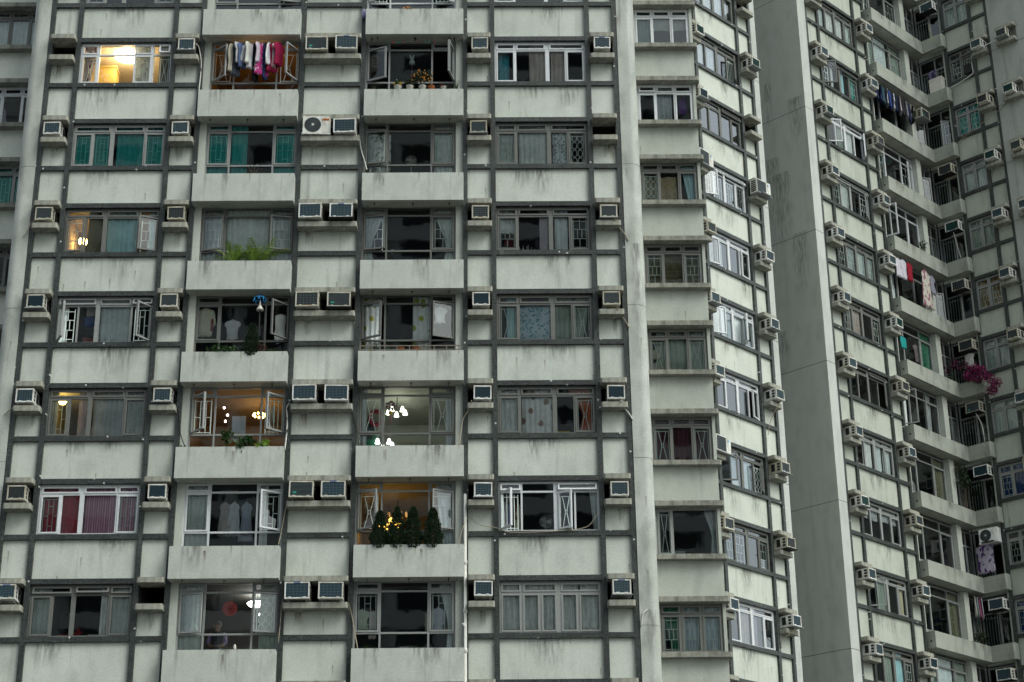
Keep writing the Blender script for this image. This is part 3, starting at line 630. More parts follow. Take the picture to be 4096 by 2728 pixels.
for L, (a, b), zf, F, y in ((LW1, W1, zW, FA, .12), (LW2, W2, zW, FA, .12), (LB1, B1, zB, FA, .17), (LB2, B2, zB, FA, .17), (LBY, BY, zY, FB, .06)):
    for k, (lay, fm, gmm) in L.items():
        z0, z1 = zf(k); make_window(rootA, F, a, b, z0, z1, lay, fm, gmm, y=y)
for k, (fm, g_) in {-1: (M_FBROWN, 'hour'), 0: (M_FWHITE, None), 1: (M_FGREY, 'bamboo'), 2: (M_FBROWN, None)}.items():
    z0, z1 = zY(k); make_window(rootA, FB, *BL, z0, z1, lay_bay((g_, g_, g_)), fm, M_GRT if k == 1 else None, y=.06)
# ------------------------------------------------------------------ curtains of the frontal tower
def cW1(k, *a, **kw): z0, z1 = zW(k); s = kw.pop('sd', ''); curtain(FA, *W1, z0, z1, *a[:3], (s+' ' if s else '')+'in left window column, '+full(k), *a[3:], **kw)
def cW2(k, *a, **kw): z0, z1 = zW(k); s = kw.pop('sd', ''); curtain(FA, *W2, z0, z1, *a[:3], (s+' ' if s else '')+'in right window column, '+full(k), *a[3:], **kw)
def cB1(k, *a, **kw): z0, z1 = zB(k); s = kw.pop('sd', ''); curtain(FA, *B1, z0, z1, *a[:3], (s+' ' if s else '')+'behind left balcony, '+full(k), *a[3:], y=.285, **kw)
def cB2(k, *a, **kw): z0, z1 = zB(k); s = kw.pop('sd', ''); curtain(FA, *B2, z0, z1, *a[:3], (s+' ' if s else '')+'behind right balcony, '+full(k), *a[3:], y=.285, **kw)
def cBY(k, *a, **kw):
    z0, z1 = zY(k); s = kw.pop('sd', ''); curtain(FB, *BY, z0, z1, *a[:3], (s+' ' if s else '')+'in narrow bay, '+(full(k) if k >= 0 else 'cut-off first row'), *a[3:], y=.20, **kw)
cW1(0, .03, .19, 'lilac', 'swagL', sd='far left', pat='patch', col2=(.12, .07, .10)); cW1(0, .59, .80, 'pale grey', pat='patch', col2=(.42, .44, .46)); cW1(0, .86, .99, 'dark grey')
cW1(1, .02, .40, 'teal', sd='left half'); cW1(1, .47, .98, 'teal', sd='right half')
cW1(2, .43, .76, 'pale blue'); cW1(2, .88, .98, 'pale blue', word='narrow pale blue'); cW1(2, .24, .41, 'olive', word='ribbed olive', pat='hstripe', col2=(.19, .18, .12))
cW1(3, .43, .76, 'pale grey', word='crumpled pale grey'); cW1(3, .02, .10, 'pale grey', word='thin pale grey')
cW1(4, .30, .40, 'lilac', word='gathered lilac grey'); cW1(4, .45, .77, 'grey', word='sagging grey', b=.06); cW1(4, .79, .98, 'grey', sd='at right', word='plain grey'); cW1(4, .02, .09, 'grey', word='thin grey')
cW1(5, .03, .41, 'red'); cW1(5, .44, .99, 'pink', pat='stripe', col2=(.55, .28, .40))
cW1(6, .02, .20, 'lace', sd='at left'); cW1(6, .68, .77, 'white', word='narrow white'); cW1(6, .79, .98, 'lace', sd='at right')
cW2(0, .38, .57, 'taupe', sd='left'); cW2(0, .62, .77, 'taupe', sd='right'); cW2(0, .02, .16, 'turquoise', word='speckled turquoise', pat='swirl', col2=(.20, .42, .46), tp=.78, y=.34)
cW2(1, .02, .21, 'lace', sd='far left'); cW2(1, .25, .56, 'lace', word='translucent lace'); cW2(1, .62, .77, 'pale grey', pat='lace', col2=(.24, .27, .27), word='netted grey')
cW2(2, .02, .20, 'white', word='folded white', b=.45); cW2(2, .62, .76, 'pale grey', word='limp pale'); cW2(2, .46, .56, 'lilac', word='flat lilac', foldd=.6, amp=.006, tp=.79)
cW2(3, .24, .57, 'bluegrey', word='blue swirl patterned', pat='swirl', col2=(.10, .34, .40), foldd=2, amp=.01, tp=.8); cW2(3, .60, .78, 'sage', word='drab sage'); cW2(3, .80, .98, 'sage', 'swagL', word='swept sage'); cW2(3, .10, .2, 'pale blue')
cW2(4, .02, .21, 'white', word='plain white'); cW2(4, .25, .57, 'white', word='leaf printed white', pat='leaf', col2=(.36, .25, .22)); cW2(4, .72, .95, 'orange', 'tieR', word='tied orange')
cW2(5, .9, .99, 'pale grey', 'swagR', word='swept pale')
cW2(6, .02, .21, 'white', sd='first'); cW2(6, .23, .57, 'white', sd='second'); cW2(6, .60, .77, 'white', sd='third'); cW2(6, .79, .98, 'white', sd='fourth')
cB1(1, .02, .26, 'teal', sd='left'); cB1(1, .27, .45, 'teal', word='half drawn teal'); cB1(1, .75, .98, 'teal', sd='right')
cB1(2, .02, .25, 'grey', sd='left'); cB1(2, .27, .73, 'lace', word='wide translucent'); cB1(2, .75, .98, 'grey', sd='right')
cB1(5, .02, .25, 'lace'); cB1(5, .76, .84, 'white', word='thin white')
cB1(6, .02, .24, 'lace', sd='left'); cB1(6, .80, .98, 'sage', word='dim sage')
cB2(1, .06, .29, 'white', pat='patch', col2=(.16, .20, .16), word='floral white', tp=.85); cB2(1, .76, .98, 'lace')
cB2(2, .02, .24, 'lace', 'tieL', sd='left', word='tied pale lace'); cB2(2, .76, .98, 'lace', 'tieR', sd='right', word='tied pale lace')
cB2(3, .03, .22, 'white', pat='leaf', col2=(.42, .40, .06), word='yellow flowered white', sd='left'); cB2(3, .55, .73, 'white', pat='leaf', col2=(.40, .44, .06), word='yellow flowered white', sd='middle')
cB2(4, .02, .09, 'grey', sd='left', word='narrow grey'); cB2(4, .90, .98, 'grey', sd='right', word='narrow grey')
cB2(5, .80, .98, 'bluegrey', 'swagR', word='swept blue grey'); cB2(6, .84, .98, 'pale grey', 'tieR', word='tied pale grey')
cBY(-1, .02, .32, 'greenish'); cBY(-1, .36, .98, 'sage', word='sage half', b=.5, foldd=1.5, amp=.008)
cBY(0, .36, .62, 'grey'); cBY(1, .72, .96, 'pale blue', word='slanting pale blue', shape='swagR'); cBY(3, .15, .98, 'sage'); cBY(4, .02, .32, 'maroon', sd='left'); cBY(4, .35, .65, 'maroon', sd='middle'); cBY(4, .68, .98, 'maroon', sd='right')
cBY(5, .80, .97, 'grey', 'tieR', word='tied grey'); cBY(6, .36, .65, 'bluegrey', word='pale middle'); cBY(6, .69, .98, 'bluegrey', word='pale right'); cBY(6, .05, .32, 'green', 'swagR', word='swept green')
for k, c_, f_ in ((-1, 'lace', (.02, .98)), (0, 'maroon', (.62, .97)), (1, 'teal', (.02, .9))):
    z0, z1 = zY(k); curtain(FB, *BL, z0, z1, *f_, c_, 'in the bay at left edge, '+('cut-off first row' if k < 0 else full(k)), y=.2)
# ------------------------------------------------------------------ air conditioners of the frontal tower
for ci, (x, yy, name, kinds) in enumerate((((V[0]+V[1])/2, .0, 'on far left ledges', [None, 'grid', 'louvre', 'blue', 'grid', 'dark', 'grid']), ((V[2]+V[3])/2, .0, 'left of left balconies', ['grid', 'grid', 'dark', 'louvre', 'grid', 'blue', None]),
        (V[6]/2+V[7]/2, .0, 'right of right balconies', ['grid', 'louvre', 'rusty', 'blue', 'blue', 'grid', 'grid']), ((V[8]+V[9])/2, .0, 'beside round right pillar', ['grid', None, 'louvre', 'louvre', 'blue', 'grid', 'grid']))):
    for k, kd in enumerate(kinds):
        if kd: air_con(kd, f'{name}, {ORD[k]} row', FA, x+(-.03, .02, .03, .02)[ci]+random.uniform(-.03, .03), SA(k)+.93+(.07 if k % 3 == 0 else .02), .17, tray=1 if (k*3+ci) % 4 == 1 else None, brand='Panasonic' if kd == 'grid' and (k+ci) % 3 == 0 else None)
for k, (a, b) in enumerate((('big_louvre', 'big_grid'), ('split', 'big_grid'), ('big_grid', 'big_grid'), ('big_rusty', 'big_louvre'), ('big_grid', 'big_grid'), ('big_louvre', 'big_grid'), ('big_grid', 'big_grid'))):
    air_con(a, f'left spot between balconies, {ORD[k]} row', FA, V[4]+.44+(.06 if a == 'split' else 0), SA(k)+.93, .05, brand='HITACHI' if a == 'split' else ('Panasonic' if k == 6 else None))
    air_con(b, f'right spot between balconies, {ORD[k]} row', FA, V[4]+1.30+(.05 if k == 1 else 0), SA(k)+(.97 if k < 1 else .92), .05, tray=2 if k in (2, 3) else None, brand='Panasonic' if k in (0, 2, 5) else None)
# ================================================================== receding side tower
rootC = tag(empty('apartment_tower', FC.w(47, 0, -1.6)), 'narrow receding tower wing with sunlit pale panels behind the narrow bay', 'building')
BC = newB(rootC); BC['wall'] = MB().m(M_SIDEPANEL); BC['dark'] = MB().m(M_DARK2); SC = lambda j: 37.6-2.752*j
CV = [45.58, 46.42, 49.13, 49.96]
for x in CV: BC['dark'].box(x-HW, x+HW, 0, .32, -1.6, 58)
for j in range(-1, 12):
    S = SC(j); ac_column(BC, FC, CV[0], CV[1], S); ac_column(BC, FC, CV[2], CV[3], S); win_column(BC, FC, CV[1], CV[2], S); rooms(BC, FC, CV, S)
for a, b in zip(CV[:-1], CV[1:]): BC['wall'].box(a+HW, b-HW, .09, .3, SC(-1)+1.5, 58); BC['wall'].box(a+HW, b-HW, .09, .3, -1.6, SC(11)-.07)
st = MB().m(M_STRIP); st.box(CV[3]+HW, 50.39, .02, 6, -1.6, 58); bpart(rootC, 'end_strip', st, FC)
BC['core'].box(38, CV[0]-HW, 0, 4, -1.6, 58); BC['core'].box(CV[0], 50.2, 4, 12, -1.6, 58); closeB(BC, FC)
def lay_c(aL=0, a1=0, a2=0, aR=0, g=(None,)*4, up=(0, 0)):
    return dict(lower=[(0, .26, 'l', aL, g[0]), (.26, .52, 'l' if a1 else 'x', a1, g[1]), (.52, .77, 'l' if a2 > 0 else 'r' if a2 < 0 else 'x', abs(a2), g[2]), (.77, 1, 'r', aR, g[3])], upper=[(0, .52, 'a', up[0], None), (.52, 1, 'a', up[1], None)], posts=[.52], tr=.8)
LC = {-1: (lay_c(), M_FGREY), 0: (lay_c(), M_FBROWN), 1: (lay_c(0, 0, 0, 34, (None, None, None, 'vert')), M_FBROWN), 2: (lay_c(0, 0, 0, 0, up=(0, 24)), M_FBROWN), 3: (lay_c(24, 0, 0, 0, ('bamboo',)*4, (28, 30)), M_FWHITE), 4: (lay_c(9, 0, 0, 6), M_FWHITE),
      5: (lay_c(22, 0, -50, 0, ('bamboo', 'bamboo', None, 'vert')), M_FWHITE), 6: (lay_c(0, 0, 0, 16), M_FWHITE), 7: (lay_c(44, 0, 0, 30, (None, None, None, 'hex')), M_FBROWN), 8: (lay_c(0, 0, 0, 0, ('bars', 'bars', None, 'bars')), M_FBROWN), 9: (lay_c(), M_FWHITE), 10: (lay_c(), M_FBROWN)}
for j, (lay, fm) in LC.items():
    make_window(rootC, FC, CV[1]+HW, CV[2]-HW, SC(j)+.072, SC(j)+1.468, lay, fm, None, M_GLASS2, sashes=False)
def cC(j, f0, f1, c, sd='', **kw): curtain(FC, CV[1]+HW, CV[2]-HW, SC(j)+.072, SC(j)+1.468, f0, f1, c, (sd+' ' if sd else '')+f'on receding side tower, {ORD[j]} row', **kw)
cC(0, .26, .50, 'white', 'left'); cC(0, .54, .90, 'white', 'right'); cC(1, .02, .25, 'white', 'left'); cC(1, .30, .5, 'pale grey', 'middle'); cC(4, .02, .2, 'white', 'left'); cC(4, .26, .42, 'white', 'middle'); cC(5, .02, .25, 'white', 'left'); cC(5, .28, .5, 'white', 'middle')
cC(5, .55, .8, 'pale grey', 'right'); cC(9, .28, .5, 'taupe', 'middle'); cC(9, .54, .68, 'lilac', 'right'); cC(7, .28, .48, 'white', 'middle'); cC(7, .54, .74, 'pale grey', 'right')
for j, kd in enumerate([None, 'green', 'blue', 'daikin', 'louvre', 'grid', 'grid', 'daikin', 'louvre', 'grid']):
    if kd: air_con(kd, f'tucked beside narrow bay, {ORD[j]} row', FC, (CV[0]+CV[1])/2+.12, SC(j)+.93, 0, tray=1 if j in (2, 5) else None)
for j, kd in enumerate([None, 'green', None, 'daikin', 'grid', 'grid', 'grid', 'louvre', 'dark', 'grid']):
    if kd: air_con(kd, f"on side tower's outer ledges, {ORD[j]} row", FC, (CV[2]+CV[3])/2+.02, SC(j)+.93, -.02, tray=1 if j % 2 else 2 if j == 8 else None)
# ================================================================== far right tower
rootD = tag(empty('apartment_tower', FD.w(56, 0, -1.6)), 'far right L-shaped tower with corner balconies and blank grey side wall', 'building')
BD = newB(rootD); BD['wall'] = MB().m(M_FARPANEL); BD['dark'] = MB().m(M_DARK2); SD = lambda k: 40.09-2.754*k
DV = [53.82, 54.69, 57.5, 58.34]
for x in DV: BD['dark'].box(x-HW, x+HW, 0, .32, -1.6, 62)
for k in range(-2, 12):
    S = SD(k)
    if k > -2: ac_column(BD, FD, DV[0], DV[1], S); ac_column(BD, FD, DV[2], DV[3], S); win_column(BD, FD, DV[1], DV[2], S)
    rooms(BD, FD, DV+[61.67, 62.83], S, zc=1.7)
    bl = MB().m(M_FARPAR); x0, z0, z1 = 58.45, -.92, -.284
    bl.box(0, 62.5-x0, -.33, -.23, 0, z1-z0); bl.box(0, .1, -.23, .15, 0, z1-z0)
    bl.prism([(62.5-x0, -.23), (62.5-x0, -1.30), (62.56-x0, -1.36), (62.83-x0, -1.36), (62.83-x0, -1.26), (62.60-x0, -1.26), (62.60-x0, -.23)], 0, z1-z0)
    o = bpart(rootD, 'balcony', bl, FD, x0, 0, S+z0)
    sb = MB().m(M_SOFFIT); sb.box(.1, 62.83-x0, -.23, .4, .004, .12); sb.box(62.6-x0, 62.83-x0, -1.26, -.231, .004, .12); obj('soffit', sb.mesh('soffit'), o)
    dk = MB().m(M_ACSLOT); dk.box(-.003, -.001, -.17, -.11, .22, .30); obj('drain_hole', dk.mesh('drain_hole'), o)
    BD['jamb'].box(DV[3]+HW, 58.62, .1, .4, S-.95, S+1.84); BD['jamb2'].box(61.49, 61.85, .02, .4, S-.95, S+1.84)
    BD['wall'].box(58.62, 61.49, .27, .4, S-.95, S-.62); BD['wall'].box(61.85, 63.05, .27, .4, S-.95, S-.62); BD['dark'].box(58.62, 61.49, .27, .4, S+1.75, S+1.84); BD['dark'].box(61.85, 63.05, .27, .4, S+1.75, S+1.84)
for a, b in zip(DV[:-1], DV[1:]): BD['wall'].box(a+HW, b-HW, .09, .3, SD(-1)+1.5, 62); BD['wall'].box(a+HW, b-HW, .09, .3, -1.6, SD(11)-.07)
BD['core'].box(54, 63, 4.0, 14, -1.6, 62)
closeB(BD, FD)
st = MB().m(M_STRIP); st.box(53.206, DV[0]-HW, .0, .5, -1.6, 62); bpart(rootD, 'end_strip', st, FD)
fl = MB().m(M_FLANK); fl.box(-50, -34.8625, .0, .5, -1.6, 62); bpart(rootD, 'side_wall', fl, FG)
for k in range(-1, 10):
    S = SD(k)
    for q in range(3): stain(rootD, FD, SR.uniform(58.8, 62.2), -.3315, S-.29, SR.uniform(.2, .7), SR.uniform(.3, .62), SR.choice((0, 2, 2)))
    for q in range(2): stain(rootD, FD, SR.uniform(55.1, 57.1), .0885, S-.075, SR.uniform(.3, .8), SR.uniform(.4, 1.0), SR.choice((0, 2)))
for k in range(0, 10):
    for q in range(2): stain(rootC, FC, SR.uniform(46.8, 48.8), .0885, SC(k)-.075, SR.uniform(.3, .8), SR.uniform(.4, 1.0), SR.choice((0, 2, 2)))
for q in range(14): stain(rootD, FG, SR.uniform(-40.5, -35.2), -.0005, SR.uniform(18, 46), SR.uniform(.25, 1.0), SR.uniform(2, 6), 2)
# the right hand wing
BE = newB(rootD); BE['wall'] = MB().m(M_FARPANEL); BE['dark'] = MB().m(M_DARK2); EV = [-33.6, -32.25, -31.43]
for x in EV: BE['dark'].box(x-HW, x+HW, 0, .32, -1.6, 62)
fw = MB().m(M_FWALL); fw.box(EV[2]+HW, -28.4, -.03, .3, -1.6, 62); bpart(rootD, 'plain_wall', fw, FE); BE['core'].box(-28.62, -28.42, .301, 12, -1.6, 62)
for k in range(-2, 12):
    S = SD(k)
    if k > -2:
        ac_column(BE, FE, EV[1], EV[2], S); win_column(BE, FE, EV[0], EV[1], S); ledge_pair(BE, FE, -30.98, -30.08, S, -.33, 0)
        rb = MB().m(plain('recess_shade', (.12, .12, .105), .9)); rb.box(0, .84, -.004, 0, .855, 1.42); bpart(rootD, 'recess_shade_plate', rb, FE, -30.95, -.031, S)  # flat dark plate proud of the wall, standing in for a shaded opening
    BE['room'].box(-46, -28.6, .45, 3.6, S+1.72, S+1.86); BE['room'].box(-46, -28.6, 3.61, 3.8, S-1, S+1.9); BE['room'].box(-33.63, -33.57, .45, 3.6, S-1, S+1.7)
    BE['jamb'].box(EV[0]-HW-.10, EV[0]-HW, .06, .4, S-.95, S+1.84)
    BE['wall'].box(-35.1, EV[0]-HW-.1, .27, .4, S-.95, S-.62); BE['dark'].box(-35.1, EV[0]-HW-.1, .27, .4, S+1.75, S+1.84)
for a, b in zip(EV[:-1], EV[1:]): BE['wall'].box(a+HW, b-HW, .09, .3, SD(-1)+1.5, 62); BE['wall'].box(a+HW, b-HW, .09, .3, -1.6, SD(11)-.07)
BE['core'].box(-46, -28.6, 4.0, 12, -1.6, 62); closeB(BE, FE, (('wall', 'wing_wall'), ('dark', 'wing_tile_grid'), ('room', 'wing_rooms'), ('recess', 'recess_shade_plate'), ('core', 'core_wall'), ('jamb', 'jamb_wall')))
rng = random.Random(3)
for k in range(-1, 11):
    S = SD(k); fm = [M_FGREY, M_FBROWN, M_FBROWN, M_FWHITE, M_FGREY, M_FBROWN, M_FBROWN, M_FBROWN, M_FGREY, M_FGREY, M_FGREY, M_FBROWN][k+1]
    op = {1: (46, 0, 0, 0), 2: (40, 0, 0, 44), 3: (0, 0, 0, 24), 6: (0, 0, 0, 30), 9: (52, 0, 0, 0)}.get(k, (0, 0, 0, 0)); upn = {1: (22, 26), 3: (20, 22), 6: (0, 24)}.get(k, (0, 0))
    make_window(rootD, FD, DV[1]+HW, DV[2]-HW, S+.072, S+1.468, lay_c(*op, g=('bars' if k in (1, 3, 4, 5) else None, 'bars' if k in (3, 4) else None, 'bars' if k == 4 else None, 'bars' if k in (0, 1, 3, 4, 5, 10) else None), up=upn), fm, sashes=False)
    bm_ = {2: M_FWHITE, 3: M_FWHITE}.get(k, M_FGREY)
    lb = lambda aL, aM, aR, g: dict(bottom=[(0, .24, 'x', 0, None), (.24, .68, 'x', 0, None), (.68, 1, 'x', 0, None)], lower=[(0, .24, 'l', aL, g), (.24, .68, 'x', 0, None), (.68, 1, 'r', aR, g)], upper=[(0, .24, 'x', 0, None), (.24, .68, 'x', 0, None), (.68, 1, 'x', 0, None)], tb=.2, tr=.83)
    make_window(rootD, FD, 58.63, 61.48, S-.6, S+1.75, lb({2: 0, 3: 80, 6: 70, 8: 0}.get(k, 0), 0, {2: 20, 8: 0}.get(k, 0), 'bars' if k in (-1, 0, 2) else None), bm_, y=.25, sashes=False)
    make_window(rootD, FD, 61.86, 63.02, S-.6, S+1.75, dict(lower=[(0, .55, 'l', 34 if k in (1, 2, 4) else 0, None), (.55, 1, 'x', 0, 'vert')], upper=[(0, .55, 'x', 0, None), (.55, 1, 'x', 0, None)], tr=.74), M_FGREY, y=.25, sashes=False)
    make_window(rootD, FE, -35.08, EV[0]-HW-.1, S-.6, S+1.75, dict(lower=[(0, .58, 'x', 0, 'vert'), (.58, 1, 'r', {1: 40, -1: 30, 4: 30}.get(k, 0), 'bars' if k in (0, 1) else None)], upper=[(0, .58, 'x', 0, None), (.58, 1, 'x', 0, None)], tr=.74), M_FGREY, y=.25, sashes=False)
    make_window(rootD, FE, EV[0]+HW, EV[1]-HW, S+.072, S+1.468, dict(lower=[(0, .5, 'l', 0, 'bars' if k not in (2, 6) else None), (.5, 1, 'r', 0, 'hour' if k in (0,) else 'bars' if k in (-1, 1, 4) else None)], upper=[(0, .5, 'a', 0, None), (.5, 1, 'a', 10 if k == 0 else 0, None)], tr=.74), M_FGREY if k != 0 else M_FBROWN, sashes=False)
def cD(k, f0, f1, c, sd='', **kw): curtain(FD, DV[1]+HW, DV[2]-HW, SD(k)+.072, SD(k)+1.468, f0, f1, c, (sd+' ' if sd else '')+f"in far tower's flat windows, {ORD[k]} row", **kw)
def cDB(k, f0, f1, c, sd='', **kw): curtain(FD, 58.63, 61.48, SD(k)-.6, SD(k)+1.75, f0, f1, c, (sd+' ' if sd else '')+f'behind far tower balcony, {ORD[k]} row', y=.36, **kw)
def cE(k, f0, f1, c, sd='', **kw): curtain(FE, EV[0]+HW, EV[1]-HW, SD(k)+.072, SD(k)+1.468, f0, f1, c, (sd+' ' if sd else '')+f'on far right wing, {ORD[k+1]} row', **kw)
cD(0, .03, .24, 'pale grey', 'first'); cD(0, .28, .5, 'white', 'second'); cD(0, .55, .76, 'white', 'third'); cD(0, .79, .97, 'pale grey', 'fourth'); cD(1, .27, .4, 'pale grey', 'left'); cD(1, .54, .68, 'pale blue', 'middle'); cD(1, .8, .95, 'teal', 'right')
cD(2, .36, .5, 'sage', 'left'); cD(2, .54, .76, 'white', 'right'); cD(3, .28, .5, 'white', 'left'); cD(4, .3, .5, 'grey', 'left'); cD(4, .54, .76, 'pale grey', 'middle'); cD(4, .79, .97, 'grey', 'right'); cD(5, .2, .5, 'taupe', 'left')
cD(7, .28, .5, 'white', 'left'); cD(7, .54, .75, 'pale grey', 'middle'); cD(7, .79, .97, 'pale grey', 'right'); cD(9, .28, .5, 'sage', 'left'); cD(9, .52, .6, 'cream', 'middle'); cD(9, .86, .97, 'cream', 'right'); cD(8, .02, .5, 'grey', 'left', b=.55); cD(8, .54, .98, 'grey', 'right', b=.6); cD(10, .28, .5, 'sage', 'left'); cD(10, .54, .76, 'pale blue', 'middle')
cDB(0, .02, .24, 'sage', 'left'); cDB(0, .26, .62, 'pale grey', 'middle'); cDB(0, .7, .98, 'sage', 'right'); cDB(7, .7, .98, 'olive', 'right'); cDB(5, .7, .98, 'green', 'right'); cDB(6, .02, .2, 'pale grey', 'left'); cDB(6, .68, .85, 'grey', 'right'); cDB(10, .02, .24, 'sage', 'left'); cDB(10, .26, .66, 'pale grey', 'middle'); cDB(10, .7, .98, 'sage', 'right'); cDB(9, .72, .98, 'olive', 'right'); cDB(4, .02, .2, 'pale grey', 'left')
cE(-1, .03, .97, 'lace'); cE(1, .03, .47, 'teal', 'left'); cE(1, .53, .97, 'teal', 'right'); cE(2, .03, .97, 'pale grey', 'wide'); cE(3, .03, .97, 'sage'); cE(4, .03, .97, 'brown'); cE(5, .03, .97, 'grey'); cE(6, .03, .97, 'lace'); cE(7, .03, .48, 'navy', 'left', word='deep blue'); cE(7, .52, .97, 'navy', 'right', word='deep blue'); cE(9, .03, .97, 'navy', word='dark blue')
AK = ['grid', 'rusty', 'grid', 'grid', 'green', 'blue', 'grid', 'louvre', 'grid', 'dark', 'grid', 'grid']
for k in range(0, 11):
    air_con(AK[(k*2) % 12], f"on far tower's left ledges, {ORD[k]} row", FD, (DV[0]+DV[1])/2+.02, SD(k)+.93, 0, tray=1 if k in (2, 8) else None)
    air_con(AK[(k*5+3) % 12], f"left of far tower's balconies, {ORD[k]} row", FD, (DV[2]+DV[3])/2+.02, SD(k)+.93, 0, tray=1 if k in (2, 7) else None)
for k in range(-1, 8): air_con(AK[(k*7+2) % 12], f'on far right wing, {ORD[k+1]} row', FE, (EV[1]+EV[2])/2+.0, SD(k)+.93, -.05)
for n, k in enumerate(range(0, 6)): air_con(AK[(k*3+1) % 12], f'on stained right edge wall, {ORD[n]} one', FE, -30.6, SD(k)+.93, -.06, tray=1 if k == 0 else None)
for n, (k, kd) in enumerate(((-1, 'big_grid'), (2, 'big_dark'), (3, 'big_green'), (4, 'big_rusty'), (5, 'big_dark'), (6, 'big_louvre'), (7, 'big_blue'), (8, 'split'), (9, 'big_grid'), (10, 'big_grid'))):
    air_con(kd, f'inside corner balcony, {ORD[n]} one', FE, EV[0]-.45, SD(k)+1.08, .05 if kd != 'split' else -.05, tray=2)
air_con('big_louvre', 'above corner balcony laundry line, near dark clothes', FD, 62.0, SD(1)+1.05, .05, tray=1)
# ================================================================== tower across the street (seen only as a reflection in the window glass)
FO = Fr(0, -34, R(180)); rootO = tag(empty('apartment_tower', FO.w(0, 0, -1.6)), 'pale banded tower across the street, mirrored in dark window glass', 'building')
OW = MB().m(plain('white_paint', (.76, .78, .74), .7)); OW.box(-26, 40, .3, 12, -1.6, 78)
for k in range(28):
    z = k*2.8-1.6; OW.box(-26, 40, -.1, .3, z, z+1.25)
for q in range(17): x = -25+q*4; OW.box(x-.25, x+.25, -.02, .3, -1.6, 78)
bpart(rootO, 'wall', OW, FO)
for k in range(28):
    og = MB().m(plain('dark_window_row', (.03, .035, .04), .15))
    for q in range(16): og.box(-25+q*4+.6, -25+q*4+3.4, .22, .296, k*2.8-.3, k*2.8+1.15)
    bpart(rootO, 'window_row', og, FO)
# pale lining added so lamp-lit rooms glow; other rooms keep the darkened plaster
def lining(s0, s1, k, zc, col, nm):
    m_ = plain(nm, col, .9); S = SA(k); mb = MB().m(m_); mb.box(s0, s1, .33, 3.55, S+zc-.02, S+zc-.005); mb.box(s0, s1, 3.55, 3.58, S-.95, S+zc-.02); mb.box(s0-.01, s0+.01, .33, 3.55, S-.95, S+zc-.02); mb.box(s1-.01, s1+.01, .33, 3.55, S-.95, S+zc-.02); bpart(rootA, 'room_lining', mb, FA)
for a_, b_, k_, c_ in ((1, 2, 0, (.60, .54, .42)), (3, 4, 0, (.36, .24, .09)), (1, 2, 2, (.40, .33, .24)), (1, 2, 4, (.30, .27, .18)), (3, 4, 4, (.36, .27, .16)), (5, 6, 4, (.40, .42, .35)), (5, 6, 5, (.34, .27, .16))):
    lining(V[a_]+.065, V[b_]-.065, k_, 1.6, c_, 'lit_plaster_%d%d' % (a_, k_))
# ================================================================== lamps in lit rooms
def lamp(name, label, cat, x, y, z, prof, col, st, n=14, sx=1, light=0, lcol=None, F=FA):
    mb = MB().m(glow('glow_%s' % label[:24].replace(' ', '_'), col, st)); mb.lathe(prof, n=n, sx=sx)
    o = solo(name, mb, label, cat, F, x, y, z)
    if light:
        li = D.lights.new('bulb', 'POINT'); li.energy = light; li.color = lcol or col; li.shadow_soft_size = .12
        b = D.objects.new('bulb', li); COL.objects.link(b); b.parent = o; b.location = (0, -.05, min(p[1] for p in prof)-.18)
    return o
dome = [(.02, 0), (.20, -.01), (.26, -.05), (.20, -.11), (.02, -.14)]
globe = [(.02, .10), (.07, .08), (.10, 0), (.07, -.08), (.02, -.10)]
bell = [(.012, .08), (.035, .06), (.048, 0), (.072, -.07), (.04, -.08)]
lamp('ceiling_lamp', 'bright round ceiling lamp glowing cream in top left window', 'lamp', -10.75, .95, SA(0)+1.585, [(.02, 0), (.34, -.01), (.40, -.06), (.30, -.12), (.02, -.15)], (1, .80, .48), 14, light=40, lcol=(1, .72, .38))
lamp('ceiling_lamp', 'orange lamp lighting the room behind the top left balcony laundry', 'lamp', -6.75, .75, SA(0)+1.5, globe, (1, .50, .14), 4, light=11, lcol=(1, .50, .15))
lamp('wall_lamp', 'small yellow wall lamp glowing in left window column top corner', 'lamp', -11.72, .75, SA(4)+1.36, [(.02, .07), (.11, .05), (.12, -.02), (.07, -.09), (.02, -.10)], (1, .74, .22), 9, light=6, lcol=(1, .7, .25))
lamp('ceiling_lamp', 'round white ceiling lamp high behind the lowest left balcony', 'lamp', -6.25, 1.9, SA(6)+1.42, dome, (1, .98, .95), 12, light=3, lcol=(1, .95, .9))
lamp('pendant_lamp', 'white pendant lamp low behind the lowest left balcony', 'lamp', -5.95, 1.5, SA(6)+.98, [(.02, .07), (.15, .03), (.18, -.02), (.10, -.06), (.02, -.07)], (1, .97, 1), 14)
def chandelier(label, x, y, z, n, r, shade, col, st, light, lcol, cords=True):
    t = thing('chandelier', label, 'lamp', FA, x, y, z)
    mb = MB().m(M_BLACKMET); mb.tube([(0, 0, .0), (0, 0, .5)], .012)
    pts = [(r*math.cos(2*math.pi*i/n+.4), r*math.sin(2*math.pi*i/n+.4)) for i in range(n)]
    for px, py in pts: mb.tube([(0, 0, .02), (px*.6, py*.6, .10), (px, py, .06)], .010)
    obj('arms', mb.mesh('arms'), t)
    gm_ = glow('glow_'+label[:26].replace(' ', '_'), col, st)
    for px, py in pts:
        s_ = MB().m(gm_); s_.lathe(shade, px, py, 10); obj('lamp_shade', s_.mesh('lamp_shade'), t)
    if light:
        li = D.lights.new('bulb', 'POINT'); li.energy = light; li.color = lcol; li.shadow_soft_size = .15
        b = D.objects.new('bulb', li); COL.objects.link(b); b.parent = t; b.location = (0, 0, -.25)
chandelier('chandelier of white bell shades above the red ornament', -2.47, 1.2, SA(4)+1.16, 5, .25, bell, (1, 1, .84), 2.6, 8, (1, .97, .82))
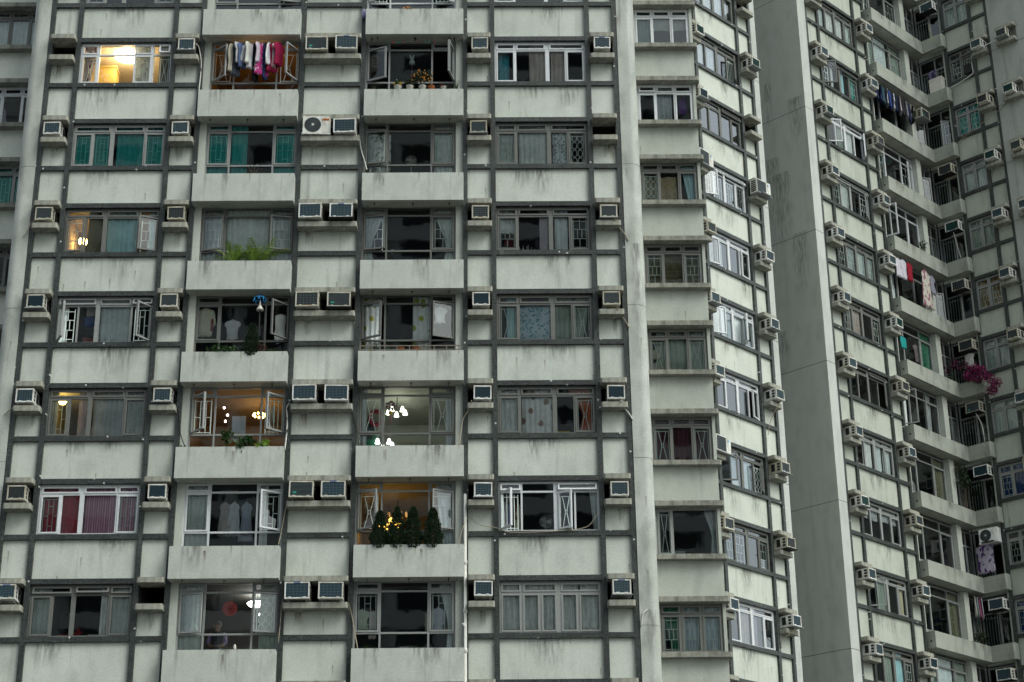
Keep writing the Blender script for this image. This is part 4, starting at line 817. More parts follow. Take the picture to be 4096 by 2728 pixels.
chandelier('low cluster of white lamp shades just above the balcony wall', -2.82, .85, SA(4)+.08, 5, .27, bell, (1, 1, .95), 4, 0, (1, 1, 1))
chandelier('sparkling amber crystal chandelier behind the left balcony', -6.36, 1.6, SA(4)+1.22, 9,   .17, [(.006, .03), (.024, .02), (.03, -.02), (.006, -.05)], (1, .60, .18), 9, 6, (1, .62, .25))
chandelier('little amber crystal chandelier behind the left casement', -11.66, 1.2, SA(2)+1.0, 7, .09, [(.01, .05), (.03, .03), (.035, -.06), (.01, -.12)], (1, .66, .22), 14, 5, (1, .65, .3))
chandelier('dim bronze chandelier behind the four potted cypresses', -2.45, 2.0, SA(5)+1.15, 8, .26, [(.01, .04), (.03, .02), (.03, -.04), (.01, -.06)], (.6, .32, .1), .6, 0, (1, .7, .3))
chandelier('warm glowing lantern lamp hidden behind the potted cypresses', -2.66, 1.3, SA(5)+.66, 4, .28, [(.05, .10), (.09, .06), (.08, -.09), (.04, -.10)], (1, .60, .10), 2.6, 4, (1, .62, .14))
for i, (x, z) in enumerate(((-7.2, 16.91), (-7.1, 16.7), (-7.15, 16.52))):
    lamp('bulb', ('highest', 'middle', 'lowest')[i]+' small bare bulb hanging beside the white poster', 'bulb', x, .55, z, [(.008, .03), (.028, .01), (.028, -.02), (.008, -.03)], (1, .72, .7), 11, n=8)
# ================================================================== room contents and small things on sills
def crate(label, cat, x, y, z, w, d, h, mat, lid=None, name='box', F=FA):
    mb = MB().m(mat); mb.box(-w/2, w/2, 0, d, 0, h*.86); mb.m(lid or mat); mb.box(-w/2-.012, w/2+.012, -.012, d+.012, h*.86, h)
    return solo(name, mb, label, cat, F, x, y, z)
M_YEL = plain('yellow_lacquer', (.40, .30, .10), .4); M_LILACP = plain('lilac_petal', (.55, .38, .5), .6)
t = thing('cabinet', 'yellow cabinet with pale flower decals in the brightly lit window', 'cabinet', FA, -11.55, 1.2, SA(0)-.72)
mb = MB().m(M_YEL); mb.box(-.35, .42, 0, .5, 0, 2.02); obj('carcass', mb.mesh('carcass'), t)
mb = MB().m(M_YEL); mb.box(-.38, .45, -.03, .53, 2.02, 2.08); obj('cornice', mb.mesh('cornice'), t)
mb = MB().m(M_LILACP)
for x, z in ((.0, 1.9), (.08, 1.78), (.02, 1.72), (.17, 1.73), (.11, 1.6), (.2, 1.55), (.03, 1.5), (.24, 1.48)): mb.disc(x, z, .025, -.006, -.001, 6)
obj('flower_decal', mb.mesh('flower_decal'), t)
t = thing('indoor_air_conditioner', 'white wall unit glowing cream under the ceiling lamp', 'air conditioner', FA, -10.62, 2.9, SA(0)+1.02)
mb = MB().m(M_ACW); mb.prism([(-.42, .2), (-.42, .03), (-.38, 0), (.38, 0), (.42, .03), (.42, .2)], 0, .28); obj('casing', mb.mesh('casing'), t); mb = MB().m(M_ACD); mb.box(-.38, .38, -.004, -.001, .02, .05); obj('louvre', mb.mesh('louvre'), t)
zw = SA(3)+.08
crate('clear storage box stacked topmost beside the pale crumpled curtain', 'box', -11.04, .5, zw+.98, .32, .3, .26, M_CERAM); crate('blue carton in the stack beside the open casement', 'box', -11.06, .5, zw+.68, .36, .3, .26, M_BLUE); crate('pink folded bundle at the foot of the box stack', 'bundle', -11.08, .5, zw+.02, .34, .3, .3, plain('pink_cloth', (.4, .16, .16)))
zw = SA(6)+.075
for i in range(4): crate(('lowest', 'second', 'third', 'topmost')[i]+' thin book lying in the dark lower left window', 'book', -11.12+.015*i, .32, zw+i*.032, .34-.03*i, .22, .03, (M_TEALB, M_CERAM, M_BLUE, M_RED)[i], name='book')
mb = MB().m(plain('pink_plastic', (.5, .10, .18))); mb.tube([(-.18, 0, .05), (.18, 0, .05)], .05); solo('rolled_mat', mb, 'rolled pink mat on the lower left window sill', 'mat', FA, -10.6, .36, zw)
mb = MB().m(M_RED); mb.box(-.14, .14, 0, .03, .0, .05, Matrix.Rotation(-.5, 4, 'Y')); mb.box(-.02, .02, .03, .2, -.1, .2); mb.box(-.16, .10, .0, .03, .07, .11, Matrix.Rotation(-.5, 4, 'Y')); solo('chair', mb, 'red slatted chair back leaning behind the rolled pink mat', 'chair', FA, -10.72, .5, zw+.14)
crate('shallow white tray on the lower left window sill', 'tray', -10.15, .32, zw, .50, .2, .12, M_CERAM, name='tray')
def lumpy(name, label, cat, F, x, y, z, w, h, mat, seed=1, d=.12, parts=3):
    rr = random.Random(seed); mb = MB().m(mat)
    for i in range(parts):
        cx = (i-(parts-1)/2)*w/parts; prof = [(.01, 0)]+[(w/parts*.62*math.sin(math.pi*min(.97, q/5+.12))*(.8+.4*rr.random()), h*(.75+.25*rr.random())*q/5) for q in range(1, 5)]+[(.01, h*(.8+.2*rr.random()))]
        mb.lathe(prof, cx, .02*i, 9, 1, d/w*2)
    return solo(name, mb, label, cat, F, x, y, z)
zw = SA(2)+.075
lumpy('plastic_bag', 'stuffed white plastic bag leaning in dark right window', 'bag', FA, 1.12, .42, zw, .34, .34, M_CERAM, 3); lumpy('paper_bag', 'crumpled grey paper beside the stuffed white bag', 'paper', FA, 1.36, .5, zw, .26, .38, plain('grey_paper', (.38, .38, .4)), 5)
crate('green and yellow carton on right window sill by tied orange curtain', 'box', 2.12, .32, SA(4)+.075, .38, .2, .15, M_TEALB, M_YFLOW); crate('little blue box hung on the hourglass window bars', 'box', 2.82, .31, SA(4)+.55, .13, .05, .16, plain('sky_blue', (.05, .32, .55)))
# electric fans
def fan(label, x, y, z, r, mat):
    t = thing('electric_fan', label, 'fan', FA, x, y, z); mb = MB().m(mat); mb.lathe([(.02, 0), (.12, .0), (.11, .03), (.02, .05)], n=14); mb.tube([(0, 0, .03), (0, .02, .30)], .018); obj('stand', mb.mesh('stand'), t)
    mb = MB().m(mat)
    for q in range(14): a = q*math.pi/7; mb.bar((0, .42), (r*math.cos(a), .42+r*math.sin(a)), .004, (-.08, -.07))
    mb.disc(0, .42, .05, -.09, .10, 14)
    for rr in (r, r*.6):
        pts = [(rr*math.cos(q*math.pi/12), -.075, .42+rr*math.sin(q*math.pi/12)) for q in range(25)]; mb.tube(pts, .006, 5)
    obj('cage', mb.mesh('cage'), t); mb = MB().m(plain('fan_blade', (.42, .5, .5)))
    for q in range(3): mb.add([(x_*math.cos(q*2.094)-z_*math.sin(q*2.094), -.03+y_, .42+x_*math.sin(q*2.094)+z_*math.cos(q*2.094)) for x_, z_, y_ in ((.02, .02, 0), (r*.85, .10, .03), (r*.8, -.06, -.03), (.02, -.02, 0))], [(0, 1, 2, 3)])
    obj('blades', mb.mesh('blades'), t)
fan('white table fan behind the right balcony glass', -2.12, .55, 24.12, .16, M_ACW); fan('dark grey table fan in the right window behind glass', 1.62, .6, SA(5)+.05, .17, M_METAL)
crate('pale green board leaning inside the lower balcony light', 'board', -2.0, .34, SA(2)-.42, .8, .02, .34, plain('pale_board', (.42, .48, .34)), name='board')
lumpy('vase', 'small white vase on balcony window ledge', 'vase', FA, -2.62, .36, SA(2)+.14, .10, .14, M_CERAM, 2, parts=1)
mb = MB().m(plain('poster_paper', (.55, .62, .70))); mb.box(-.19, .19, 0, .004, 0, .72); mb.m(M_ACW); mb.box(-.12, .10, -.004, -.001, .22, .26); solo('poster', mb, 'blank pale blue poster stuck inside the lit left balcony window', 'poster', FA, -6.74, .30, SA(4)+.0)
mb = MB().m(plain('red_disc', (.42, .06, .05))); mb.disc(0, 0, .195, 0, .012, 28); mb.m(plain('red_disc_dark', (.20, .02, .02)))
for a, b in (((-.09, .07), (.09, .07)), ((-.09, .0), (.09, .0)), ((0, .10), (0, -.11)), ((-.08, -.1), (-.02, 0)), ((.08, -.1), (.02, 0))): mb.bar(a, b, .008, (-.004, -.001))
solo('round_sign', mb, 'round red paper disc on the lowest left balcony window', 'sign', FA, -6.74, .33, 11.21)
for i in range(5): crate(('lowest', 'second', 'third', 'fourth', 'topmost')[i]+' book in left stack behind lowest right balcony', 'book', -2.15+.008*(i % 2), .34, SA(6)-.47+i*.055, .22, .16, .05, (M_CERAM, M_TERRA, M_CERAM, M_BLUE, M_CERAM)[i], name='book')
for i in range(5): crate(('lowest', 'second', 'third', 'fourth', 'topmost')[i]+' book in right stack behind lowest right balcony', 'book', -1.93+.01*(i % 2), .34, SA(6)-.47+i*.065, .27, .16, .06, (M_TEALB, M_CERAM, M_CERAM, M_TEALB, M_LEAF)[i], name='book')
crate('colourful toy box behind the balcony with white chandelier', 'toy box', -1.28, .34, SA(4)-.36, .50, .15, .15, plain('lilac_print', (.35, .28, .48)), plain('teal_print', (.10, .4, .45)), name='toy_box'); mb = MB().m(M_CERAM); mb.lathe([(.02, 0), (.12, 0), (.12, .17), (.02, .17)]); solo('paper_roll', mb, 'white paper roll beside the colourful toy box', 'paper roll', FA, -.97, .42, SA(4)-.36)
crate('grey plastic tub in the wide bay window', 'tub', 5.45, .4, SA(5)+.03, .32, .25, .24, plain('grey_tub', (.30, .36, .38)), name='tub', F=FB)
lumpy('bowl', 'upturned white bowl on narrow bay sill under purple towel', 'bowl', FB, 6.2, .22, SA(0)+.03, .2, .1, M_CERAM, 4, parts=1)
mb = cloth_sheet(.50, .92, 2, .04, 'full', plain('kraft_paper', (.50, .42, .27), .9, .3)); solo('paper_sheet', mb, 'crumpled brown paper taped inside narrow bay glass', 'paper', FB, 5.40, .22, SA(1)+1.02)
mb = cloth_sheet(.42, 1.0, 1.5, .03, 'full', plain('kraft_paper_dark', (.36, .31, .20), .9, .3)); solo('paper_sheet', mb, 'brown packing paper behind narrow bay window bars', 'paper', FB, 4.9, .24, SA(1)+1.02)
# bamboo blind
t = thing('bamboo_blind', 'slatted bamboo blind filling the third narrow bay window', 'blind', FB, 4.85, .22, SA(2)+.05); mb = MB().m(plain('bamboo_slat', (.24, .22, .12), .7, .4)); rr = random.Random(5)
for i in range(44): z = i*.028; a = rr.uniform(-.008, .008); mb.box(0, 1.62, a, a+.012, z, z+.016+rr.random()*.008)
obj('slats', mb.mesh('slats'), t)
# hanging ornaments
t = thing('paper_lantern', 'dark red ball ornament hanging before the white chandelier', 'ornament', FA, -2.6, .40, 16.88); mb = MB().m(plain('dark_red_ball', (.16, .02, .05)))
for q in range(18): a, b = q*2.4, math.acos(1-2*(q+.5)/18); mb.lathe([(.005, -.04+.12*math.cos(b)), (.04, .12*math.cos(b)), (.005, .04+.12*math.cos(b))], .12*math.sin(b)*math.cos(a), .12*math.sin(b)*math.sin(a), 7)
obj('ball', mb.mesh('ball'), t); mb = MB().m(M_YFLOW); mb.lathe([(.01, -.27), (.06, -.24), (.07, -.19), (.01, -.14)], n=10); obj('gold_charm', mb.mesh('gold_charm'), t); mb = MB().m(M_RED); mb.box(-.015, .015, -.01, .01, -.50, -.30); obj('tassel', mb.mesh('tassel'), t)
t = thing('lucky_charm', 'white figure charm hanging in the top right balcony window', 'ornament', FA, -2.12, .34, 27.85); mb = MB().m(plain('charm_white', (.50, .58, .55))); mb.lathe([(.02, -.17), (.09, -.15), (.085, -.05), (.05, .02), (.075, .08), (.05, .13), (.01, .15)], n=12, sy=.6); mb.box(-.07, -.03, -.01, .01, .12, .19); mb.box(.03, .07, -.01, .01, .12, .19); obj('figure', mb.mesh('figure'), t)
mb = MB().m(plain('dull_ribbon', (.25, .08, .06))); mb.box(-.01, .01, -.005, .005, -.50, -.18); obj('ribbon', mb.mesh('ribbon'), t); mb = MB().m(M_RED); mb.lathe([(.01, -.62), (.055, -.58), (.055, -.54), (.01, -.50)], n=9); obj('red_tassel', mb.mesh('red_tassel'), t)
mb = MB().m(plain('felt_green', (.015, .14, .07)))
for i, (w_, z) in enumerate(((.36, 0), (.30, .28), (.22, .52))): mb.add([(-w_, 0, z), (w_, 0, z), (.03, 0, z+.42), (-.03, 0, z+.42), (-w_, .06, z), (w_, .06, z), (.03, .06, z+.42), (-.03, .06, z+.42)], [(0, 1, 2, 3), (7, 6, 5, 4), (0, 4, 5, 1), (1, 5, 6, 2), (2, 6, 7, 3), (3, 7, 4, 0)])
solo('felt_tree', mb, 'green felt tree shape behind hourglass bars on right balcony', 'decoration', FA, -3.2, .75, SA(4)-.1)
mb = MB().m(plain('felt_red', (.34, .03, .05)))
pts = [(.16*math.cos(q*math.pi/10), 0, .2+.2*math.sin(q*math.pi/10)) for q in range(21)]; mb.tube(pts, .06, 7); solo('wreath', mb, 'red wreath hanging beside the green felt tree', 'wreath', FA, -3.02, .62, SA(4)+.55)
# seated man
def person(label, F, x, y, z):
    me = D.meshes.new('person'); J = [(0, 0, 0), (0, 0, .18), (0, .0, .36), (0, 0, .47), (0, -.01, .52), (0, -.02, .57), (0, -.03, .66), (0, -.02, .74), (-.17, 0, .43), (-.24, -.04, .20), (-.15, -.22, .06), (-.08, -.28, .07), (.17, 0, .43), (.24, -.04, .20), (.15, -.22, .06), (.08, -.28, .07), (-.10, -.2, -.04), (.10, -.2, -.04), (-.11, -.42, -.08), (.11, -.42, -.08)]
    rad = [.15, .145, .165, .10, .055, .07, .092, .06, .07, .05, .038, .03, .07, .05, .038, .03, .09, .09, .07, .07]
    E_ = [(0, 1), (1, 2), (2, 3), (3, 4), (4, 5), (5, 6), (6, 7), (2, 8), (8, 9), (9, 10), (10, 11), (2, 12), (12, 13), (13, 14), (14, 15), (0, 16), (0, 17), (16, 18), (17, 19)]
    me.from_pydata(J, E_, []); me.materials.append(plain('dark_vest', (.03, .03, .04))); me.materials.append(plain('lavender_sleeve', (.28, .22, .42))); me.materials.append(M_SKIN)
    o = obj('person', me, None, F.w(x, y, z), F.rot); sk = o.modifiers.new('skin', 'SKIN'); sb = o.modifiers.new('sub', 'SUBSURF'); sb.levels = 2; sb.render_levels = 2
    for i, v in enumerate(me.skin_vertices[0].data): v.radius = (rad[i], rad[i]*(.72 if i < 4 else 1)); v.use_root = i == 0
    dg = bpy.context.evaluated_depsgraph_get(); nm = D.meshes.new_from_object(o.evaluated_get(dg)); o.modifiers.clear(); o.data = nm
    for p in nm.polygons:
        c = p.center; p.use_smooth = True
        p.material_index = 2 if c.z > .50 or (c.y < -.15 and c.z > .0 and abs(c.x) > .06) else 1 if abs(c.x) > .17 and c.z > .05 else 0
    tag(o, label, 'person')
    mb = MB().m(M_SKIN); mb.lathe([(.004, -.03), (.014, -.02), (.012, .01), (.004, .03)], 0, -.128, 7); obj('nose', mb.mesh('nose'), o, (0, 0, .655))
    for sx in (-1, 1):
        mb = MB().m(M_SKIN); mb.lathe([(.006, -.03), (.016, 0), (.006, .03)], sx*.095, -.02, 7, .6); obj('ear', mb.mesh('ear'), o, (0, 0, .665)); mb = MB().m(M_BLACKMET); mb.lathe([(.003, -.008), (.009, 0), (.003, .008)], sx*.034, -.115, 7); obj('eye', mb.mesh('eye'), o, (0, 0, .68))
        for q in range(5):
            f_ = MB().m(M_SKIN); L_ = (.05, .07, .075, .07, .055)[q]; a = -.5+.25*q; f_.tube([(0, 0, 0), (sx*-.012*q+.0, -L_*.6, -.005), (sx*-.012*q, -L_, -.022)], [.009, .008, .006], 6); obj('thumb' if q == 0 else 'finger', f_.mesh('finger'), o, (sx*(.085-.010*q+.02), -.29+(.02 if q == 0 else 0), .07))
    mb = MB().m(plain('mouth', (.2, .07, .06))); mb.box(-.025, .025, -.118, -.112, -.004, .004); obj('mouth', mb.mesh('mouth'), o, (0, 0, .615))
    mb = MB().m(plain('grey_hair', (.14, .14, .14))); mb.lathe([(.088, -.02), (.098, .02), (.094, .055), (.075, .085), (.05, .10)], 0, -.012, 14, 1, 1); obj('hair', mb.mesh('hair'), o, (0, 0, .69))
person('balding person in dark vest with lavender sleeves sitting behind lowest left balcony', FA, -7.12, .95, SA(6)-.12)
# ================================================================== plants
def leaves(mb, mat, c, r, n, size, rr, droop=0, el=2.2):
    mb.m(mat); c = Vector(c)
    for _ in range(n):
        while True:
            p = Vector((rr.uniform(-1, 1), rr.uniform(-1, 1), rr.uniform(-1, 1)))
            if p.length < 1: break
        p = c+Vector((p.x*r[0], p.y*r[1], p.z*r[2])); d = Vector((rr.uniform(-1, 1), rr.uniform(-1, 1), rr.uniform(-.6, 1)-droop)).normalized(); sd_ = d.cross(Vector((rr.random()-.5, rr.random()-.5, rr.random()-.5))).normalized()
        s_ = size*rr.uniform(.6, 1.25); mb.add([p, p+d*s_*.5+sd_*s_/el, p+d*s_, p+d*s_*.5-sd_*s_/el], [(0, 1, 2, 3)])
POTP = [(.02, 0), (.085, 0), (.11, .14), (.12, .15), (.11, .155), (.02, .13)]
def plant(name, label, x, y, z, fn, pot=None, cat='potted plant', F=FA, group=None, ps=1.0):
    t = thing(name, label, cat, F, x, y, z, group); rr = random.Random(label); base = 0
    if pot:
        mb = MB().m(pot); mb.lathe([(r*ps, q*ps) for r, q in POTP], n=14); obj('pot', mb.mesh('pot'), t); base = .13*ps
    fo = MB(); stm = MB().m(M_STEM); fr = MB(); fr.singles = []; fn(fo, stm, fr, base, rr)
    for q in fr.singles: obj('fruit', q.mesh('fruit'), t)
    if stm.f: obj('stem', stm.mesh('stem'), t)
    if fo.f: obj('foliage', fo.mesh('foliage'), t)
    if fr.f: obj('fruit' if name == 'kumquat_tree' else 'flowers', fr.mesh('fruit'), t)
    return t
def f_bush(r, h, n, size, mat=M_LEAF, spots=None, nf=0, fs=.02):
    def fn(fo, st, fr, b, rr):
        for q in range(5): a = q*1.3; st.tube([(0, 0, b), (r*.4*math.cos(a), r*.4*math.sin(a), b+h*.6)], .008, 5)
        fr0 = fr
        for q in range(6): a = q*1.05; leaves(fo, mat, (r*.5*math.cos(a), r*.3*math.sin(a), b+h*(.45+.4*rr.random())), (r*.55, r*.45, h*.3), n//6, size, rr)
        if nf:
            for _ in range(nf):
                fr = MB() if nf > 15 else fr0; fr.m(spots); p = (rr.uniform(-r, r), rr.uniform(-r*.8, 0), b+h*rr.uniform(.2, .95)); fr.lathe([(fs*.2, p[2]-fs), (fs, p[2]), (fs*.2, p[2]+fs)], p[0], p[1], 7)
                if nf > 15: fr0.singles.append(fr)
    return fn
def f_blades(n, L, mat, spread=.5, w=.012):
    def fn(fo, st, fr, b, rr):
        fo.m(mat)
        for _ in range(n):
            a = rr.uniform(0, 6.28); s_ = rr.uniform(.2, 1)*spread; l = L*rr.uniform(.6, 1.1); d = Vector((math.cos(a), math.sin(a)*.7, 0)); sd_ = Vector((-math.sin(a), math.cos(a), 0))*w; pts = []
            for q in range(6): u = q/5; pts.append(Vector((0, 0, b))+d*s_*l*u*(.6+.8*u)+Vector((0, 0, l*(u-.45*s_*u*u*1.3))))
            for q in range(5):
                k0, k1 = 1-q/5, 1-(q+1)/5; fo.add([pts[q]-sd_*k0, pts[q]+sd_*k0, pts[q+1]+sd_*k1, pts[q+1]-sd_*k1], [(0, 1, 2, 3)])
    return fn
def f_palm(n, L):
    def fn(fo, st, fr, b, rr):
        for q in range(n):
            a = q*2.4+rr.random(); s_ = rr.uniform(.25, .95); l = L*rr.uniform(.75, 1.15); d = Vector((math.cos(a), math.sin(a)*.7, 0)); pts = [Vector((0, 0, b))+d*s_*l*u*1.0+Vector((0, 0, l*(u*1.05-.62*s_*u*u))) for u in [i/9 for i in range(10)]]
            st.tube(pts, [.007]*8+[.004]*2, 4); fo.m(M_PALM); sdv = Vector((-math.sin(a), math.cos(a), 0))
            for i in range(2, 10):
                for k in range(2):
                    for sg in (-1, 1):
                        p = pts[i-1]*(1-k*.5)+pts[i]*(k*.5); tdir = (pts[i]-pts[i-1]).normalized(); e = p+sdv*sg*.17*(1-.35*abs(i-5)/5)+tdir*.12+Vector((0, 0, -.05-.04*rr.random())); wv = tdir*.013
                        fo.add([p-wv, p+wv, e], [(0, 1, 2)])
    return fn
def f_cypress(h, r, mat=M_CYP):
    def fn(fo, st, fr, b, rr):
        st.tube([(0, 0, b), (0, 0, b+h*.9)], [.02, .006], 6); fo.m(mat)
        for _ in range(2600):
            u = rr.random()**1.15; R_ = r*(.35+.65*min(1, u/.18))*(1-u)**.62*(1+.16*math.sin(u*23+rr.random()))+.01; a = rr.uniform(0, 6.28); k = rr.random()**.4
            p = Vector((R_*k*math.cos(a), R_*k*math.sin(a), b+h*u)); d = Vector((math.cos(a)*.6, math.sin(a)*.6, 1+rr.uniform(-.4, .3))).normalized(); sd_ = d.cross(Vector((rr.random()-.5, rr.random()-.5, rr.random()-.5))).normalized(); s_ = rr.uniform(.04, .085)
            fo.add([p, p+d*s_*.5+sd_*s_*.28, p+d*s_, p+d*s_*.5-sd_*s_*.28], [(0, 1, 2, 3)])
    return fn
ZP = lambda k: SA(k)-.372
PY = -.21
plant('palm', 'feathery green palm in left part of middle left balcony', -7.05, PY, ZP(2)-.1, f_palm(13, .74), None, 'palm'); plant('palm', 'broad feathery palm at centre of middle left balcony', -6.5, PY, ZP(2)-.1, f_palm(13, .68), None, 'palm'); plant('palm', 'tall leaning palm frond at right of middle left balcony', -6.28, PY, ZP(2)-.1, f_palm(6, .95), None, 'palm')
plant('trailing_plant', 'tiny trailing plant at left end of third left balcony', -8.14, PY, ZP(2)-.04, f_blades(9, .22, M_PALM, 1.0), None, 'plant')
plant('kumquat_tree', 'kumquat bush with orange fruit between pots on top right balcony', -1.78, PY, ZP(0), f_bush(.30, .52, 420, .06, M_DRYLEAF, M_FRUIT, 34, .022), M_CERAM, 'kumquat tree')
plant('kumquat_tree', 'small bright kumquat bush on cut-off highest right balcony', -2.24, PY, ZP(-1)-.1, f_bush(.17, .16, 90, .05, M_LEAF, M_FRUIT, 22, .024), None, 'kumquat tree')
plant('flower_pot', 'white pot with red motif and yellow leafed plant', -2.5, PY, ZP(0), f_bush(.13, .22, 90, .06, M_LEAF, M_YFLOW, 7, .022), M_CERAM); plant('flower_pot', 'pale bowl planter with dark leafy growth beside kumquat', -2.15, PY, ZP(0), f_bush(.20, .22, 160, .06, M_DRYLEAF), M_CERAM)
plant('flower_pot', 'terracotta pot with one red bloom right of kumquat', -1.52, PY, ZP(0), f_bush(.07, .12, 30, .04, M_DRYLEAF, M_RED, 2, .02), M_TERRA, ps=.95); plant('flower_pot', 'wide white bowl with low red plant on top right balcony', -1.15, PY, ZP(0), f_bush(.10, .10, 50, .04, M_DRYLEAF, M_RED, 6, .016), M_CERAM, ps=.8)
plant('grass_plant', 'tuft of tall thin grass at right end of top balcony', -.78, PY, ZP(0)-.05, f_blades(26, .52, M_LEAF, .42, .009), None, 'plant'); plant('trailing_plant', 'low dark creeper spilling beside the grass tuft', -.98, PY, ZP(0)-.05, f_bush(.15, .16, 90, .05, M_DRYLEAF), None, 'plant')
plant('shrub', 'sparse twiggy plant left of white pots on top balcony', -3.2, PY, ZP(0)-.05, f_bush(.12, .32, 26, .05, M_DRYLEAF), None, 'plant')
plant('shrub', 'dim bare branched shrub before teal balcony curtains', -6.62, PY, ZP(1)-.1, f_bush(.34, .50, 90, .045, M_DRYLEAF), None, 'shrub')
plant('cypress', 'dark drooping cypress by the blue hanger on left balcony', -6.42, PY, ZP(3)-.15, f_cypress(1.0, .26), None, 'cypress'); plant('shrub', 'fresh green ferny plant low on fourth left balcony', -7.2, PY, ZP(3)-.1, f_bush(.44, .30, 240, .07, M_LEAF), None, 'plant'); plant('shrub', 'reddish brown dying shrub under the drooping cypress', -6.22, PY, ZP(3)-.1, f_bush(.26, .34, 220, .05, leafy('rust_leaf', (.05, .02, .012), (.11, .05, .03))), None, 'shrub')
plant('shrub', 'thin green sprig at right end of fourth left balcony', -5.85, PY, ZP(3)-.1, f_bush(.15, .24, 40, .05, M_LEAF), None, 'plant')
plant('shrub', 'tall leafy green stalk left of poster on lit balcony', -6.98, PY, ZP(4)-.1, f_bush(.12, .62, 60, .13, M_LEAF), None, 'plant'); plant('shrub', 'drooping long leafed plant under the pale blue poster', -6.45, PY, ZP(4)-.14, f_bush(.26, .42, 90, .16, M_LEAF), None, 'plant'); plant('shrub', 'tiny weed at left end of the lit left balcony', -8.16, PY, ZP(4)-.03, f_bush(.10, .08, 26, .06, M_LEAF), None, 'plant'); plant('shrub', 'yellow green plant at right of the lit left balcony', -5.98, PY, ZP(4)-.12, f_bush(.2, .28, 80, .10, M_PALM), None, 'plant')
for i, (x, h, r) in enumerate(((-2.80, 1.04, .30), (-2.35, 1.14, .28), (-1.92, 1.14, .30), (-1.40, 1.12, .30))):
    plant('cypress', ('leftmost conical cypress on the warmly lit right balcony', 'second conical cypress from left on warmly lit balcony', 'third conical cypress from left on warmly lit balcony', 'rightmost conical cypress on the warmly lit right balcony')[i], x, PY, ZP(5)-.12, f_cypress(h, r), None, 'cypress', group='cypresses on the lit balcony')
plant('spider_plant', 'small spiky plant on lowest left balcony wall', -6.7, PY, ZP(6)-.08, f_blades(20, .26, M_LEAF, .8), None, 'plant'); mb = MB().m(M_CERAM); mb.lathe([(.02, 0), (.04, 0), (.04, .14), (.02, .19), (.02, .2)], n=10); solo('bottle', mb, 'white bottle standing beside the small spiky plant', 'bottle', FA, -6.5, -.1, ZP(6)-.02)
plant('spider_plant', 'left spiky leaf tuft on lowest right balcony', -3.1, PY, ZP(6)-.06, f_blades(7, .28, M_LEAF, .7, .02), None, 'plant'); plant('spider_plant', 'middle spiky leaf tuft on lowest right balcony', -2.72, PY, ZP(6)-.08, f_blades(10, .26, M_LEAF, .8, .018), None, 'plant')
for i, (x, pm_) in enumerate(((-3.02, M_LEAF), (-2.72, M_GREENPOT), (-2.32, M_TERRA), (-1.9, M_TERRA))):
    plant('flower_pot', ('leftmost leafy planter behind rusty balcony rail', 'dark green pot second along rusty balcony rail', 'third planter with strappy leaves along rusty balcony rail', 'rightmost brown trough along rusty balcony rail')[i], x, -.2, ZP(3)-.02, f_blades(16, .24, M_LEAF, 1.0, .018), M_GREENPOT if i < 2 else M_TERRA, ps=.95, group='planters along the balcony rail')
t = thing('balcony_rail', 'low rusty metal rail on the balcony with planters', 'rail', FA, -3.44, -.33, ZP(3)); mb = MB().m(plain('rusty_rail', (.20, .17, .14)))
mb.box(0, 2.8, 0, .025, .13, .155); mb.box(0, 2.8, 0, .025, .02, .04)
obj('rail', mb.mesh('rail'), t)
for q in range(9):
    mb = MB().m(MATS[('plain', 'rusty_rail', (.20, .17, .14))]); mb.box(q*.34, q*.34+.022, .002, .022, .0, .13); obj('post', mb.mesh('post'), t)
# ================================================================== laundry
SH = {'shirt': [(.0, .16), (.05, .30), (.12, .50), (.30, .50), (.34, .36), (.7, .36), (1, .38)], 'tee': [(.0, .18), (.05, .34), (.14, .5), (.32, .48), (.36, .34), (1, .36)], 'long': [(0, .16), (.06, .32), (.2, .46), (.62, .5), (.68, .34), (1, .36)], 'trousers': [(0, .34), (.2, .38), (.5, .36), (1, .30)],
      'towel': [(0, .48), (1, .5)], 'dress': [(0, .14), (.06, .26), (.14, .40), (.26, .30), (.5, .36), (1, .5)], 'camisole': [(0, .10), (.1, .2), (.25, .34), (1, .42)]}
def garment(kind, w, h, mat, rr, thick=.035):
    mb = MB().m(mat); mb.smooth = True; P = SH[kind]; nz, nx = 12, 8; ph = rr.random()*6
    def half(v):
        for (a, b), (c, d_) in zip(P[:-1], P[1:]):
            if v <= c: return b+(d_-b)*(v-a)/(c-a)
        return P[-1][1]
    n = 2*nx
    for j in range(nz+1):
        v = j/nz; hw = half(v)*w*(1+.06*math.sin(v*9+ph))
        for i in range(n):
            a = 2*math.pi*i/n; x = hw*math.cos(a); y = thick*math.sin(a)*(.6+.4*v)+.022*math.sin(x/w*17+ph+v*3)*(.3+v)
            mb.v.append((x, y, -v*h+.02*math.sin(x/w*13+ph)*(1 if j == nz else 0)-(.05*h*(1-math.sin(a)**2) if j == 0 else 0)))
    for j in range(nz):
        for i in range(n): mb.f.append([j*n+i, j*n+(i+1) % n, (j+1)*n+(i+1) % n, (j+1)*n+i]); mb.mi.append(0); mb.sm.append(True)
    mb.f.append(list(range(n))); mb.mi.append(0); mb.sm.append(False); mb.f.append(list(range(nz*n, nz*n+n))); mb.mi.append(0); mb.sm.append(False)
    return mb
